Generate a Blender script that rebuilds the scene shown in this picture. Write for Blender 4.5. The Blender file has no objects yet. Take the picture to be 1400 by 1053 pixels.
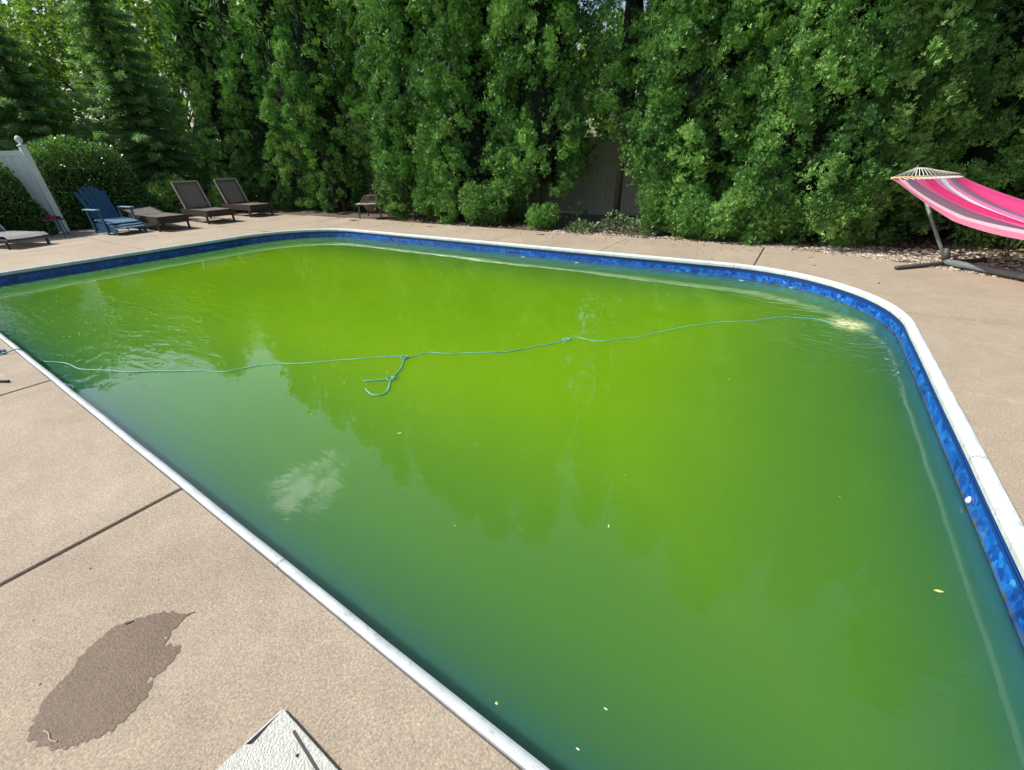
import bpy, bmesh, math, random
import numpy as np
from mathutils import Vector, Matrix
rnd = random.Random(7)
rng = np.random.default_rng(7)
S = bpy.context.scene
COL = S.collection

# ------------------------------------------------------------------ camera
cd = bpy.data.cameras.new('camera'); cam = bpy.data.objects.new('camera', cd); COL.objects.link(cam)
cd.sensor_width = 36; cd.lens = 36*562/1400; cd.clip_start = .05; cd.clip_end = 3000
CR = Matrix(((0.83727, -0.24364, 0.48950), (0.54607, 0.41827, -0.72585), (-0.02790, 0.87504, 0.48325)))
cam.matrix_world = Matrix.Translation((0, 0, 1.45)) @ CR.to_4x4()
S.camera = cam

# ------------------------------------------------------------------ light
SUN_DIR = Vector((-0.88, -0.475, 0)).normalized()
ELEV = math.radians(46)
to_sun = Vector((SUN_DIR.x*math.cos(ELEV), SUN_DIR.y*math.cos(ELEV), math.sin(ELEV)))
w = bpy.data.worlds.new('World'); S.world = w; w.use_nodes = True
nt = w.node_tree; nt.nodes.clear()
def N(nt, t, **k):
    n = nt.nodes.new(t)
    for a, b in k.items(): setattr(n, a, b)
    return n
out = N(nt, 'ShaderNodeOutputWorld'); bg = N(nt, 'ShaderNodeBackground'); sky = N(nt, 'ShaderNodeTexSky')
sky.sky_type = 'NISHITA'; sky.sun_disc = False; sky.sun_elevation = ELEV
sky.sun_rotation = math.atan2(to_sun.x, to_sun.y); sky.air_density = 1.3; sky.dust_density = 2.2; sky.ozone_density = 1.0
bg.inputs[1].default_value = .135
# thin torn fair-weather clouds over the whole sky
tc = N(nt, 'ShaderNodeTexCoord'); sep = N(nt, 'ShaderNodeSeparateXYZ'); nt.links.new(tc.outputs['Generated'], sep.inputs[0])
mx = N(nt, 'ShaderNodeMath', operation='MAXIMUM'); nt.links.new(sep.outputs[2], mx.inputs[0]); mx.inputs[1].default_value = .05
dv = N(nt, 'ShaderNodeVectorMath', operation='DIVIDE'); cmb = N(nt, 'ShaderNodeCombineXYZ')
for i in range(3): nt.links.new(mx.outputs[0], cmb.inputs[i])
nt.links.new(tc.outputs['Generated'], dv.inputs[0]); nt.links.new(cmb.outputs[0], dv.inputs[1])
def cloud_blob(cx, cy, r):
    sb = N(nt, 'ShaderNodeVectorMath', operation='SUBTRACT'); nt.links.new(dv.outputs[0], sb.inputs[0]); sb.inputs[1].default_value = (cx, cy, 1)
    ln = N(nt, 'ShaderNodeVectorMath', operation='LENGTH'); nt.links.new(sb.outputs[0], ln.inputs[0])
    mr = N(nt, 'ShaderNodeMapRange'); nt.links.new(ln.outputs['Value'], mr.inputs[0]); mr.inputs[1].default_value = r; mr.inputs[2].default_value = 0; mr.inputs[3].default_value = 0; mr.inputs[4].default_value = 1
    return mr.outputs[0]
def world_dir(az, el): return (math.tan(math.pi/2-math.radians(el))*math.sin(math.radians(az)), math.tan(math.pi/2-math.radians(el))*math.cos(math.radians(az)))
b1 = cloud_blob(*world_dir(-67.3, 36.4), .26)
ns = N(nt, 'ShaderNodeTexNoise'); nt.links.new(dv.outputs[0], ns.inputs['Vector']); ns.inputs['Scale'].default_value = 11; ns.inputs['Detail'].default_value = 9; ns.inputs['Roughness'].default_value = .62; ns.inputs['Distortion'].default_value = .6
mm = N(nt, 'ShaderNodeMath', operation='ADD'); nt.links.new(ns.outputs['Fac'], mm.inputs[0])
ms = N(nt, 'ShaderNodeMath', operation='MULTIPLY'); nt.links.new(b1, ms.inputs[0]); ms.inputs[1].default_value = .55; nt.links.new(ms.outputs[0], mm.inputs[1])
cr = N(nt, 'ShaderNodeMapRange'); nt.links.new(mm.outputs[0], cr.inputs[0]); cr.inputs[1].default_value = .76; cr.inputs[2].default_value = .98; cr.inputs[4].default_value = .85
mixc = N(nt, 'ShaderNodeMix', data_type='RGBA'); nt.links.new(cr.outputs[0], mixc.inputs[0]); nt.links.new(sky.outputs[0], mixc.inputs[6]); mixc.inputs[7].default_value = (20, 20, 20.5, 1)
nt.links.new(mixc.outputs[2], bg.inputs[0]); nt.links.new(bg.outputs[0], out.inputs[0])
sl = bpy.data.lights.new('sun', 'SUN'); sl.energy = 5.0; sl.angle = math.radians(.53); sl.color = (1, .95, .87)
so = bpy.data.objects.new('sun', sl); COL.objects.link(so); so.rotation_euler = to_sun.to_track_quat('Z', 'Y').to_euler()
S.view_settings.view_transform = 'Standard'; S.view_settings.look = 'None'; S.view_settings.gamma = 1; S.view_settings.use_curve_mapping = False
S.view_settings.exposure = 0.27
S.render.engine = 'CYCLES'
S.cycles.use_denoising = True; S.cycles.max_bounces = 8; S.cycles.transparent_max_bounces = 8
S.cycles.caustics_reflective = False; S.cycles.caustics_refractive = False

# ------------------------------------------------------------------ material helpers
def mat(name, col, rough=.6, metal=0, spec=.4):
    m = bpy.data.materials.new(name); m.use_nodes = True
    b = m.node_tree.nodes['Principled BSDF']
    b.inputs['Base Color'].default_value = (*col, 1); b.inputs['Roughness'].default_value = rough
    b.inputs['Metallic'].default_value = metal; b.inputs['Specular IOR Level'].default_value = spec
    return m
def nodes(m): return m.node_tree, m.node_tree.nodes['Principled BSDF']
def noise(nt, scale, detail=4, rough=.55, coord='Object', vec=None, dist=0):
    n = N(nt, 'ShaderNodeTexNoise'); n.inputs['Scale'].default_value = scale; n.inputs['Detail'].default_value = detail
    n.inputs['Roughness'].default_value = rough; n.inputs['Distortion'].default_value = dist
    if vec is None:
        t = N(nt, 'ShaderNodeTexCoord'); vec = t.outputs[coord]
    nt.links.new(vec, n.inputs['Vector']); return n
def ramp(nt, src, stops):
    r = N(nt, 'ShaderNodeValToRGB'); e = r.color_ramp.elements
    while len(e) < len(stops): e.new(.5)
    for i, (p, c) in enumerate(stops):
        e[i].position = p; e[i].color = (*c, 1) if len(c) == 3 else c
    nt.links.new(src, r.inputs[0]); return r
def bump(nt, b, h, dist, strength=1, prev=None):
    k = N(nt, 'ShaderNodeBump'); k.inputs['Distance'].default_value = dist; k.inputs['Strength'].default_value = strength
    nt.links.new(h, k.inputs['Height'])
    if prev: nt.links.new(prev.outputs[0], k.inputs['Normal'])
    nt.links.new(k.outputs[0], b.inputs['Normal']); return k
def mixrgb(nt, fac, a, b, mode='MIX'):
    n = N(nt, 'ShaderNodeMix', data_type='RGBA', blend_type=mode)
    for i, v in ((0, fac), (6, a), (7, b)):
        if isinstance(v, (int, float)): n.inputs[i].default_value = v
        elif isinstance(v, tuple): n.inputs[i].default_value = (*v, 1)
        else: nt.links.new(v, n.inputs[i])
    return n.outputs[2]
def geo_pos(nt): return N(nt, 'ShaderNodeNewGeometry').outputs['Position']
def noisy(name, col, rough=.6, var=.2, scale=20, metal=0, bumpd=0, spec=.4):
    m = mat(name, col, rough, metal, spec); nt, b = nodes(m)
    n = noise(nt, scale, 6, .6)
    r = ramp(nt, n.outputs['Fac'], [(.3, tuple(c*(1-var) for c in col)), (.7, tuple(min(1, c*(1+var)) for c in col))])
    nt.links.new(r.outputs[0], b.inputs['Base Color'])
    if bumpd: bump(nt, b, n.outputs['Fac'], bumpd)
    return m

def concrete(name, tint=(1, 1, 1), rough=.85):
    m = mat(name, (.4, .34, .28), rough); nt, b = nodes(m); p = geo_pos(nt)
    big = noise(nt, .9, 5, .6, vec=p); mid = noise(nt, 7, 5, .65, vec=p); fine = noise(nt, 130, 4, .75, vec=p)
    vor = N(nt, 'ShaderNodeTexVoronoi'); vor.inputs['Scale'].default_value = 210; nt.links.new(p, vor.inputs['Vector'])
    c = ramp(nt, big.outputs['Fac'], [(.3, tuple(a*b_ for a, b_ in zip((.335, .275, .205), tint))), (.7, tuple(a*b_ for a, b_ in zip((.405, .34, .262), tint)))]).outputs[0]
    dirt = noise(nt, .45, 7, .7, vec=p, dist=.5)
    c = mixrgb(nt, ramp(nt, dirt.outputs['Fac'], [(.5, (0, 0, 0)), (.66, (.6, .6, .6))]).outputs[0], c, tuple(a*b_ for a, b_ in zip((.30, .245, .19), tint)))
    c = mixrgb(nt, .45, c, ramp(nt, mid.outputs['Fac'], [(.3, (.74, .74, .75)), (.7, (1.1, 1.09, 1.06))]).outputs[0], 'MULTIPLY')
    c = mixrgb(nt, .8, c, ramp(nt, fine.outputs['Fac'], [(.32, (.55, .53, .5)), (.5, (.95, .95, .95)), (.7, (1.35, 1.33, 1.3))]).outputs[0], 'MULTIPLY')
    c = mixrgb(nt, .5, c, ramp(nt, vor.outputs['Color'], [(.1, (.6, .58, .55)), (.6, (1.05, 1.05, 1.05)), (.97, (1.5, 1.5, 1.45))]).outputs[0], 'MULTIPLY')
    nt.links.new(c, b.inputs['Base Color'])
    k = bump(nt, b, fine.outputs['Fac'], .004, .7); bump(nt, b, mid.outputs['Fac'], .01, .35, k)
    return m
M = {}
M['concrete'] = concrete('deck_concrete')
M['joint'] = mat('joint_filler', (.045, .04, .035), .9)
M['soil'] = noisy('soil', (.10, .075, .05), .95, .35, 6, bumpd=.02)
M['grass'] = noisy('lawn', (.06, .10, .03), .9, .3, 3, bumpd=.02)
M['coping'] = noisy('coping_vinyl', (.56, .61, .64), .4, .16, 9)
nt, b = nodes(M['coping']); p = geo_pos(nt); sc1 = noise(nt, 28, 7, .7, vec=p, dist=1.2); sc2 = noise(nt, 2.2, 5, .65, vec=p)
src = b.inputs['Base Color'].links[0].from_socket
c_ = mixrgb(nt, ramp(nt, sc1.outputs['Fac'], [(.56, (0, 0, 0)), (.66, (.8, .8, .8))]).outputs[0], src, (.30, .33, .36))
c_ = mixrgb(nt, ramp(nt, sc2.outputs['Fac'], [(.5, (0, 0, 0)), (.7, (.4, .4, .4))]).outputs[0], c_, (.42, .43, .42)); nt.links.new(c_, b.inputs['Base Color'])
M['coping_seam'] = mat('coping_seam', (.13, .15, .17), .6)
M['trunk'] = noisy('bark', (.10, .075, .055), .9, .35, 18, bumpd=.02)
M['white_plastic'] = mat('white_plastic', (.74, .75, .70), .55)
nt, b = nodes(M['white_plastic']); n = noise(nt, 160, 4, .6); bump(nt, b, n.outputs['Fac'], .012, 1)
nt.links.new(ramp(nt, noise(nt, 45, 5).outputs['Fac'], [(.3, (.56, .58, .52)), (.65, (.70, .70, .64))]).outputs[0], b.inputs['Base Color'])
M['dark_rubber'] = mat('dark_rubber', (.035, .03, .03), .6)
M['wicker'] = mat('dark_wicker', (.05, .035, .028), .6)
nt, b = nodes(M['wicker']); wv = N(nt, 'ShaderNodeTexWave'); wv.inputs['Scale'].default_value = 30; t = N(nt, 'ShaderNodeTexCoord'); nt.links.new(t.outputs['Object'], wv.inputs[0])
nt.links.new(ramp(nt, wv.outputs['Fac'], [(.2, (.025, .018, .014)), (.8, (.085, .062, .05))]).outputs[0], b.inputs['Base Color']); bump(nt, b, wv.outputs['Fac'], .006)
M['wicker_light'] = noisy('worn_wicker_edge', (.42, .36, .29), .6, .25, 30)
M['sling'] = noisy('brown_grey_sling', (.27, .235, .215), .75, .2, 40)
M['blue_plastic'] = noisy('blue_resin', (.022, .075, .16), .45, .12, 8)
M['blue_pale'] = noisy('sun_bleached_blue_resin', (.24, .37, .50), .5, .12, 8)
M['grey_sling'] = noisy('pale_grey_sling', (.42, .42, .42), .7, .15, 30)
M['steel'] = noisy('grey_powder_coat', (.17, .20, .20), .4, .2, 20)
M['steel_dark'] = noisy('dark_powder_coat', (.055, .055, .055), .5, .25, 30)
M['vinyl'] = noisy('white_vinyl', (.62, .68, .68), .4, .05, 6)
M['red'] = mat('red_cloth', (.42, .03, .03), .7)
M['wood'] = noisy('pale_spreader_wood', (.62, .40, .20), .5, .2, 20)
M['cord'] = mat('cotton_cord', (.72, .70, .66), .8)
M['rust'] = noisy('rusty_iron', (.13, .085, .07), .8, .35, 25)
M['rust_pale'] = noisy('weathered_rim', (.58, .50, .46), .7, .25, 25)
M['leaf_float'] = mat('fallen_leaf', (.62, .62, .16), .5)
M['pale_float'] = mat('petal', (.75, .75, .68), .5)
M['rope'] = noisy('teal_rope', (.12, .38, .30), .6, .35, 9)
M['rope_blue'] = mat('blue_cord', (.03, .05, .18), .6)
M['black'] = mat('black_twig', (.02, .02, .02), .8)
M['straw'] = mat('straw', (.34, .25, .17), .8)

# fence boards
M['fence'] = mat('weathered_fence', (.27, .225, .17), .8); nt, b = nodes(M['fence'])
t = N(nt, 'ShaderNodeTexCoord'); mp = N(nt, 'ShaderNodeMapping'); mp.inputs['Scale'].default_value = (14, 14, 1.1); nt.links.new(t.outputs['Object'], mp.inputs[0])
n = noise(nt, 3, 6, .6, vec=mp.outputs[0])
nt.links.new(ramp(nt, n.outputs['Fac'], [(.3, (.48, .44, .37)), (.7, (.68, .63, .54))]).outputs[0], b.inputs['Base Color']); bump(nt, b, n.outputs['Fac'], .006)

# pool liner: dark plain band on top, mottled pebble print below
m = M['liner'] = mat('blue_liner', (.02, .13, .5), .35, 0, .5); nt, b = nodes(m)
p = geo_pos(nt); sp = N(nt, 'ShaderNodeSeparateXYZ'); nt.links.new(p, sp.inputs[0])
vo = N(nt, 'ShaderNodeTexVoronoi'); vo.inputs['Scale'].default_value = 27; vo.inputs['Randomness'].default_value = 1
nz = noise(nt, 6, 5, .65, vec=p, dist=.8); mixv = N(nt, 'ShaderNodeVectorMath', operation='ADD'); nt.links.new(p, mixv.inputs[0]); sc_ = N(nt, 'ShaderNodeVectorMath', operation='SCALE'); sc_.inputs[3].default_value = .08
nt.links.new(nz.outputs['Color'], sc_.inputs[0]); nt.links.new(sc_.outputs[0], mixv.inputs[1]); nt.links.new(mixv.outputs[0], vo.inputs['Vector'])
cp = ramp(nt, vo.outputs['Color'], [(.1, (.004, .035, .20)), (.45, (.008, .095, .46)), (.85, (.015, .18, .62)), (1, (.08, .36, .72))]).outputs[0]
cp = mixrgb(nt, .8, cp, ramp(nt, nz.outputs['Fac'], [(.35, (.45, .5, .6)), (.62, (1.25, 1.25, 1.15))]).outputs[0], 'MULTIPLY')
st_ = noise(nt, 1.7, 5, .6, vec=p); cp = mixrgb(nt, ramp(nt, st_.outputs['Fac'], [(.6, (0, 0, 0)), (.74, (.55, .55, .55))]).outputs[0], cp, (.10, .10, .13))
wz = N(nt, 'ShaderNodeMath', operation='MULTIPLY'); nt.links.new(sp.outputs[2], wz.inputs[0]); wz.inputs[1].default_value = 330
sn = N(nt, 'ShaderNodeMath', operation='SINE'); nt.links.new(wz.outputs[0], sn.inputs[0])
band = ramp(nt, sn.outputs[0], [(.2, (.004, .018, .13)), (.9, (.012, .075, .36))]).outputs[0]
fz = N(nt, 'ShaderNodeMapRange'); nt.links.new(sp.outputs[2], fz.inputs[0]); fz.inputs[1].default_value = -.102; fz.inputs[2].default_value = -.096
scz = N(nt, 'ShaderNodeMapRange'); nt.links.new(sp.outputs[2], scz.inputs[0]); scz.inputs[1].default_value = -.165; scz.inputs[2].default_value = -.186
scn = noise(nt, 11, 6, .7, vec=p); scf = N(nt, 'ShaderNodeMath', operation='MULTIPLY'); nt.links.new(scz.outputs[0], scf.inputs[0]); nt.links.new(ramp(nt, scn.outputs['Fac'], [(.35, (0, 0, 0)), (.6, (.9, .9, .9))]).outputs[0], scf.inputs[1])
cp = mixrgb(nt, scf.outputs[0], cp, (.10, .12, .05))
cc = mixrgb(nt, fz.outputs[0], cp, band); nt.links.new(cc, b.inputs['Base Color'])

# foliage
def foliage_mat(name, dark, mid, light, trans=.25, rough=.5, spec=.35):
    m = bpy.data.materials.new(name); m.use_nodes = True; nt = m.node_tree; nt.nodes.clear()
    o = N(nt, 'ShaderNodeOutputMaterial'); b = N(nt, 'ShaderNodeBsdfPrincipled'); tr = N(nt, 'ShaderNodeBsdfTranslucent'); mx = N(nt, 'ShaderNodeMixShader')
    a = N(nt, 'ShaderNodeAttribute', attribute_name='tone')
    r = ramp(nt, a.outputs['Fac'], [(0, dark), (.5, mid), (1, light)])
    nt.links.new(r.outputs[0], b.inputs['Base Color']); b.inputs['Roughness'].default_value = rough; b.inputs['Specular IOR Level'].default_value = spec
    g = mixrgb(nt, 1.0, r.outputs[0], (1.1, 1.3, .5), 'MULTIPLY'); nt.links.new(g, tr.inputs['Color'])
    mx.inputs[0].default_value = trans; nt.links.new(b.outputs[0], mx.inputs[1]); nt.links.new(tr.outputs[0], mx.inputs[2]); nt.links.new(mx.outputs[0], o.inputs[0])
    return m
M['arbor'] = foliage_mat('arborvitae_foliage', (.020, .068, .018), (.105, .26, .050), (.28, .49, .13), .12)
M['spruce'] = foliage_mat('spruce_foliage', (.06, .14, .05), (.18, .33, .12), (.31, .46, .22), .38)
M['broad'] = foliage_mat('broad_leaves', (.06, .12, .02), (.12, .21, .035), (.20, .31, .055), .4)
M['hedge'] = foliage_mat('box_hedge_leaves', (.02, .055, .016), (.075, .17, .035), (.24, .40, .12), .2, .35, .6)
M['cover'] = foliage_mat('ground_cover_leaves', (.05, .09, .04), (.09, .15, .07), (.18, .24, .12), .2)
M['core'] = noisy('inner_twigs_in_shade', (.010, .016, .008), .95, .4, 9)  # near-black: the shade inside the crowns is put into this colour

# ------------------------------------------------------------------ mesh helpers
def link(o, parent=None):
    COL.objects.link(o)
    if parent: o.parent = parent
    return o
def tag(o, label=None, cat=None, group=None, kind=None):
    for k, v in (('label', label), ('category', cat), ('group', group), ('kind', kind)):
        if v: o[k] = v
    return o
def empty(name, loc=(0, 0, 0), rz=0, **k):
    o = bpy.data.objects.new(name, None); o.location = loc; o.rotation_euler = (0, 0, rz); o.empty_display_size = .1
    return tag(link(o), **k)
class MB:
    def __init__(s): s.bm = bmesh.new()
    def box(s, c, d, rot=None, bev=0):
        r = bmesh.ops.create_cube(s.bm, size=1); mt = Matrix.Translation(c)
        if rot is not None: mt = mt @ rot.to_4x4()
        bmesh.ops.transform(s.bm, matrix=mt @ Matrix.Diagonal((*d, 1)), verts=r['verts'])
        if bev:
            ed = {e for v in r['verts'] for e in v.link_edges}
            bmesh.ops.bevel(s.bm, geom=list(ed), offset=bev, segments=2, affect='EDGES', clamp_overlap=True)
        return s
    def bar(s, a, b, w_, h_, bev=0, up=(0, 0, 1)):
        a = Vector(a); b = Vector(b); x = (b-a); L = x.length; x.normalize(); u = Vector(up)
        if abs(x.dot(u)) > .98: u = Vector((1, 0, 0))
        y = u.cross(x).normalized(); z = x.cross(y)
        return s.box((a+b)/2, (L, w_, h_), Matrix((x, y, z)).transposed(), bev)
    def tube(s, pts, r, seg=8, cap=True):
        pts = [Vector(p) for p in pts]; rings = []
        rr = r if isinstance(r, (list, tuple)) else [r]*len(pts)
        for i, p in enumerate(pts):
            d = (pts[min(i+1, len(pts)-1)]-pts[max(i-1, 0)]).normalized(); u = Vector((0, 0, 1)) if abs(d.z) < .9 else Vector((1, 0, 0))
            y = u.cross(d).normalized(); z = d.cross(y)
            rings.append([s.bm.verts.new(p+(y*math.cos(t*math.tau/seg)+z*math.sin(t*math.tau/seg))*rr[i]) for t in range(seg)])
        for a, b_ in zip(rings, rings[1:]):
            for k in range(seg): s.bm.faces.new((a[k], a[(k+1) % seg], b_[(k+1) % seg], b_[k]))
        if cap: s.bm.faces.new(rings[0][::-1]); s.bm.faces.new(rings[-1])
        return s
    def lathe(s, prof, c=(0, 0, 0), seg=20):
        rings = []
        for r, z in prof: rings.append([s.bm.verts.new((c[0]+r*math.cos(t*math.tau/seg), c[1]+r*math.sin(t*math.tau/seg), c[2]+z)) for t in range(seg)])
        for a, b_ in zip(rings, rings[1:]):
            for k in range(seg): s.bm.faces.new((a[k], a[(k+1) % seg], b_[(k+1) % seg], b_[k]))
        s.bm.faces.new(rings[0][::-1]); s.bm.faces.new(rings[-1]); return s
    def prism(s, poly, z0, z1):
        lo = [s.bm.verts.new((x, y, z0)) for x, y in poly]; hi = [s.bm.verts.new((x, y, z1)) for x, y in poly]
        s.bm.faces.new(lo[::-1]); s.bm.faces.new(hi); n_ = len(poly)
        for i in range(n_): s.bm.faces.new((lo[i], lo[(i+1) % n_], hi[(i+1) % n_], hi[i]))
        return s
    def grid(s, P, thick=0):
        V = [[s.bm.verts.new(p) for p in row] for row in P]
        for i in range(len(V)-1):
            for j in range(len(V[0])-1): s.bm.faces.new((V[i][j], V[i+1][j], V[i+1][j+1], V[i][j+1]))
        return s
    def build(s, name, m, parent=None, smooth=False, **k):
        bmesh.ops.recalc_face_normals(s.bm, faces=s.bm.faces[:])
        me = bpy.data.meshes.new(name); s.bm.to_mesh(me); s.bm.free()
        for x in (m if isinstance(m, list) else [m]): me.materials.append(x)
        if smooth: me.shade_smooth()
        o = bpy.data.objects.new(name, me); link(o, parent); return tag(o, **k)
def copy_tree(o, parent=None):
    c = o.copy(); link(c, parent)
    for ch in list(o.children): copy_tree(ch, c)
    return c
def np_mesh(name, V, F, m, tone=None, parent=None, smooth=False, **k):
    me = bpy.data.meshes.new(name); V = np.asarray(V, np.float32); F = np.asarray(F, np.int32)
    n_, c_ = F.shape
    me.vertices.add(len(V)); me.vertices.foreach_set('co', V.ravel())
    me.loops.add(n_*c_); me.loops.foreach_set('vertex_index', F.ravel())
    me.polygons.add(n_); me.polygons.foreach_set('loop_start', np.arange(0, n_*c_, c_, dtype=np.int32))
    me.update(calc_edges=True)
    if tone is not None:
        a = me.attributes.new('tone', 'FLOAT', 'POINT'); a.data.foreach_set('value', np.asarray(tone, np.float32))
    if smooth: me.shade_smooth()
    me.materials.append(m); o = bpy.data.objects.new(name, me); link(o, parent); return tag(o, **k)

# ------------------------------------------------------------------ pool outline
X0, X1, Y0, Y1, RC = -11.05, 1.08, .42, 6.86, 1.85
RN = .40     # near corners are tight
def outline(off=0, seg=14):
    """rounded rectangle grown outwards by off; counter-clockwise"""
    pts = []
    for cx, cy, a0, r in ((X1-RN, Y0+RN, -90, RN+off), (X1-RC, Y1-RC, 0, RC+off), (X0+RC, Y1-RC, 90, RC+off), (X0+RN, Y0+RN, 180, RN+off)):
        for i in range(seg+1):
            a = math.radians(a0+90*i/seg); pts.append((cx+r*math.cos(a), cy+r*math.sin(a)))
    return pts
WZ = -.19
CW = .049   # coping width

def stones(name, pts, rmin, rmax, m, **k):
    Vs = []; Fs = []; Ts = []; off_ = 0
    base_v = np.array([(1, 0, 0), (.5, .87, 0), (-.5, .87, 0), (-1, 0, 0), (-.5, -.87, 0), (.5, -.87, 0), (.45, .3, .75), (-.45, .35, .8), (0, -.5, .72)], float)
    base_f = np.array([(0, 1, 6), (1, 7, 6), (1, 2, 7), (2, 3, 7), (3, 4, 8), (3, 8, 7), (4, 5, 8), (5, 0, 8), (0, 6, 8), (6, 7, 8)])
    for x, y, z in pts:
        r = rng.uniform(rmin, rmax); a = rng.uniform(0, math.tau); s_ = np.array([r*rng.uniform(.8, 1.4), r*rng.uniform(.6, 1), r*rng.uniform(.5, .9)])
        v = base_v*s_*rng.uniform(.8, 1.2, (9, 1)); c, s = math.cos(a), math.sin(a); v = np.stack([v[:, 0]*c-v[:, 1]*s, v[:, 0]*s+v[:, 1]*c, v[:, 2]], 1)+np.array([x, y, z-r*.1])
        Vs.append(v); Fs.append(base_f+off_); off_ += 9; Ts.append(np.full(9, rng.uniform()))
    return np_mesh(name, np.concatenate(Vs), np.concatenate(Fs), m, np.concatenate(Ts), kind='stuff', **k)

# ------------------------------------------------------------------ ground, soil, deck
bm = MB()
ring = outline(CW-.02)
hole = [bm.bm.verts.new((x, y, -.13)) for x, y in ring]
cxy = ((X0+X1)/2, (Y0+Y1)/2)
outer = []
for x, y in ring:
    d = Vector((x-cxy[0], y-cxy[1])).normalized()*700; outer.append(bm.bm.verts.new((cxy[0]+d.x, cxy[1]+d.y, -.13)))
for i in range(len(ring)):
    j = (i+1) % len(ring); bm.bm.faces.new((hole[i], hole[j], outer[j], outer[i]))
bm.build('ground', M['grass'], kind='structure')
# planting beds
bm = MB()
def bedsheet(x0, x1, y0, y1, z, nx=60, ny=14, amp=.035):
    P = []
    for i in range(nx+1):
        row = []
        for j in range(ny+1):
            x = x0+(x1-x0)*i/nx; y = y0+(y1-y0)*j/ny
            row.append((x, y, z+amp*(math.sin(x*3.1+y*2)*math.sin(y*4.3-x)+rnd.uniform(-.5, .5))))
        P.append(row)
    bm.grid(P)
bedsheet(-24, 9, 8.0, 12.4, -.035, 200, 20)
bm.build('planting_bed', M['soil'], smooth=True, kind='structure')
bm = MB(); bedsheet(-26, -16.2, -2, 8.0, -.03, 50, 50); bm.build('planting_bed', M['soil'], smooth=True, kind='structure')

# deck: slabs cut out round the pool, joints recessed
deck = bpy.data.objects.new('deck', None); link(deck); tag(deck, kind='structure')
bm = MB()
def clip_slab(x0, x1, y0, y1):
    """rectangle minus the rounded pool, as a polygon list"""
    off = CW+.004
    n_ = 18
    cells = []
    return cells
def pool_inside(x, y, off):
    a0, a1, b0, b1 = X0-off, X1+off, Y0-off, Y1+off; r = RC+off
    if not (a0 < x < a1 and b0 < y < b1): return False
    cx = min(max(x, a0+r), a1-r); cy = min(max(y, b0+r), b1-r)
    return (x-cx)**2+(y-cy)**2 < r*r
def front_edge(x):   # irregular far border of the deck, next to the hedge bed
    return 8.38+.0*x
J = .011
def slab(poly, shade=0):
    m_ = MB(); m_.prism(poly, -.09, 0)
    ed = [e for e in m_.bm.edges if all(abs(v.co.z) < 1e-5 for v in e.verts)]
    bmesh.ops.bevel(m_.bm, geom=ed, offset=.004, segments=1, affect='EDGES', clamp_overlap=True)
    return m_.build('slab', M['concrete'], deck)
off = CW+.003
L, Rr, Bt, Tp = X0-off, X1+off, Y0-CW*.62-.003, Y1+off
# near side (camera stands here)
xs = [X0+RC, -7.06, -4.70, -2.345, .01, X1-RC+1.2]
xs = [-9.2, -7.06, -4.70, -2.345, .01]
for a, b_ in zip(xs, xs[1:]):
    slab([(a+J, -1.4), (b_-J, -1.4), (b_-J, Bt), (a+J, Bt)])
    slab([(a+J, -3.8), (b_-J, -3.8), (b_-J, -1.4-2*J), (a+J, -1.4-2*J)])
slab([(L-2.4, -1.4), (-9.2-J, -1.4), (-9.2-J, Bt), (X0+RN, Bt), (L+.13, Bt+.12), (L, Y0+RN), (L-2.4, Y0+RN)])
slab([(.01+J, -1.4), (3.4, -1.4), (3.4, Y0+RN)] + [(X1-RN+(RN+off)*math.cos(math.radians(a)), Y0+RN+(RN+off)*math.sin(math.radians(a))) for a in range(0, -91, -10)] + [(.01+J, Bt)])
slab([(L-2.4, -3.8), (-9.2-J, -3.8), (-9.2-J, -1.4-2*J), (L-2.4, -1.4-2*J)])
slab([(.01+J, -3.8), (3.4, -3.8), (3.4, -1.4-2*J), (.01+J, -1.4-2*J)])
# right end
ys = [Y0+RN, 1.9, 3.62, 5.40]
def right_poly(y0, y1, xr=3.4):
    n_ = 10; e = []
    for i in range(n_+1):
        y = y1-(y1-y0)*i/n_
        if y > Y1-RC: x = X1-RC+math.sqrt(max(0, (RC+off)**2-(y-(Y1-RC))**2))
        else: x = Rr
        e.append((x, y))
    return [(xr, y0), (xr, y1)] + e
JH = .0025
for a, b_ in zip(ys, ys[1:]): slab(right_poly(a+JH, b_-JH))
slab([(3.4+2*J, -3.8), (6.2, -3.8), (6.2, 3.62), (3.4+2*J, 3.62)])
slab([(3.4+2*J, 3.62+2*J), (6.2, 3.62+2*J), (6.2, 6.3), (4.3, 6.9), (3.4+2*J, 6.9)])
# far right corner, bed edge cuts across it
slab([(3.4, 5.40+JH), (3.4, 6.85), (2.6, 7.25), (1.75, 7.72), (1.2, 8.05), (.3, 8.35), (-.40+J, 8.42), (-.40+J, Tp)] +
     [(X1-RC+(RC+off)*math.cos(math.radians(a)), Y1-RC+(RC+off)*math.sin(math.radians(a))) for a in np.linspace(90, 12.6, 14)])
# far side
xs = [-9.2, -7.5, -5.13, -2.77, -.40]
for a, b_ in zip(xs, xs[1:]):
    k_ = .008 if b_ == -.40 else JH
    slab([(a+JH, Tp), (b_-k_, Tp), (b_-k_, 8.45), (a+JH, 8.45)])
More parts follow.
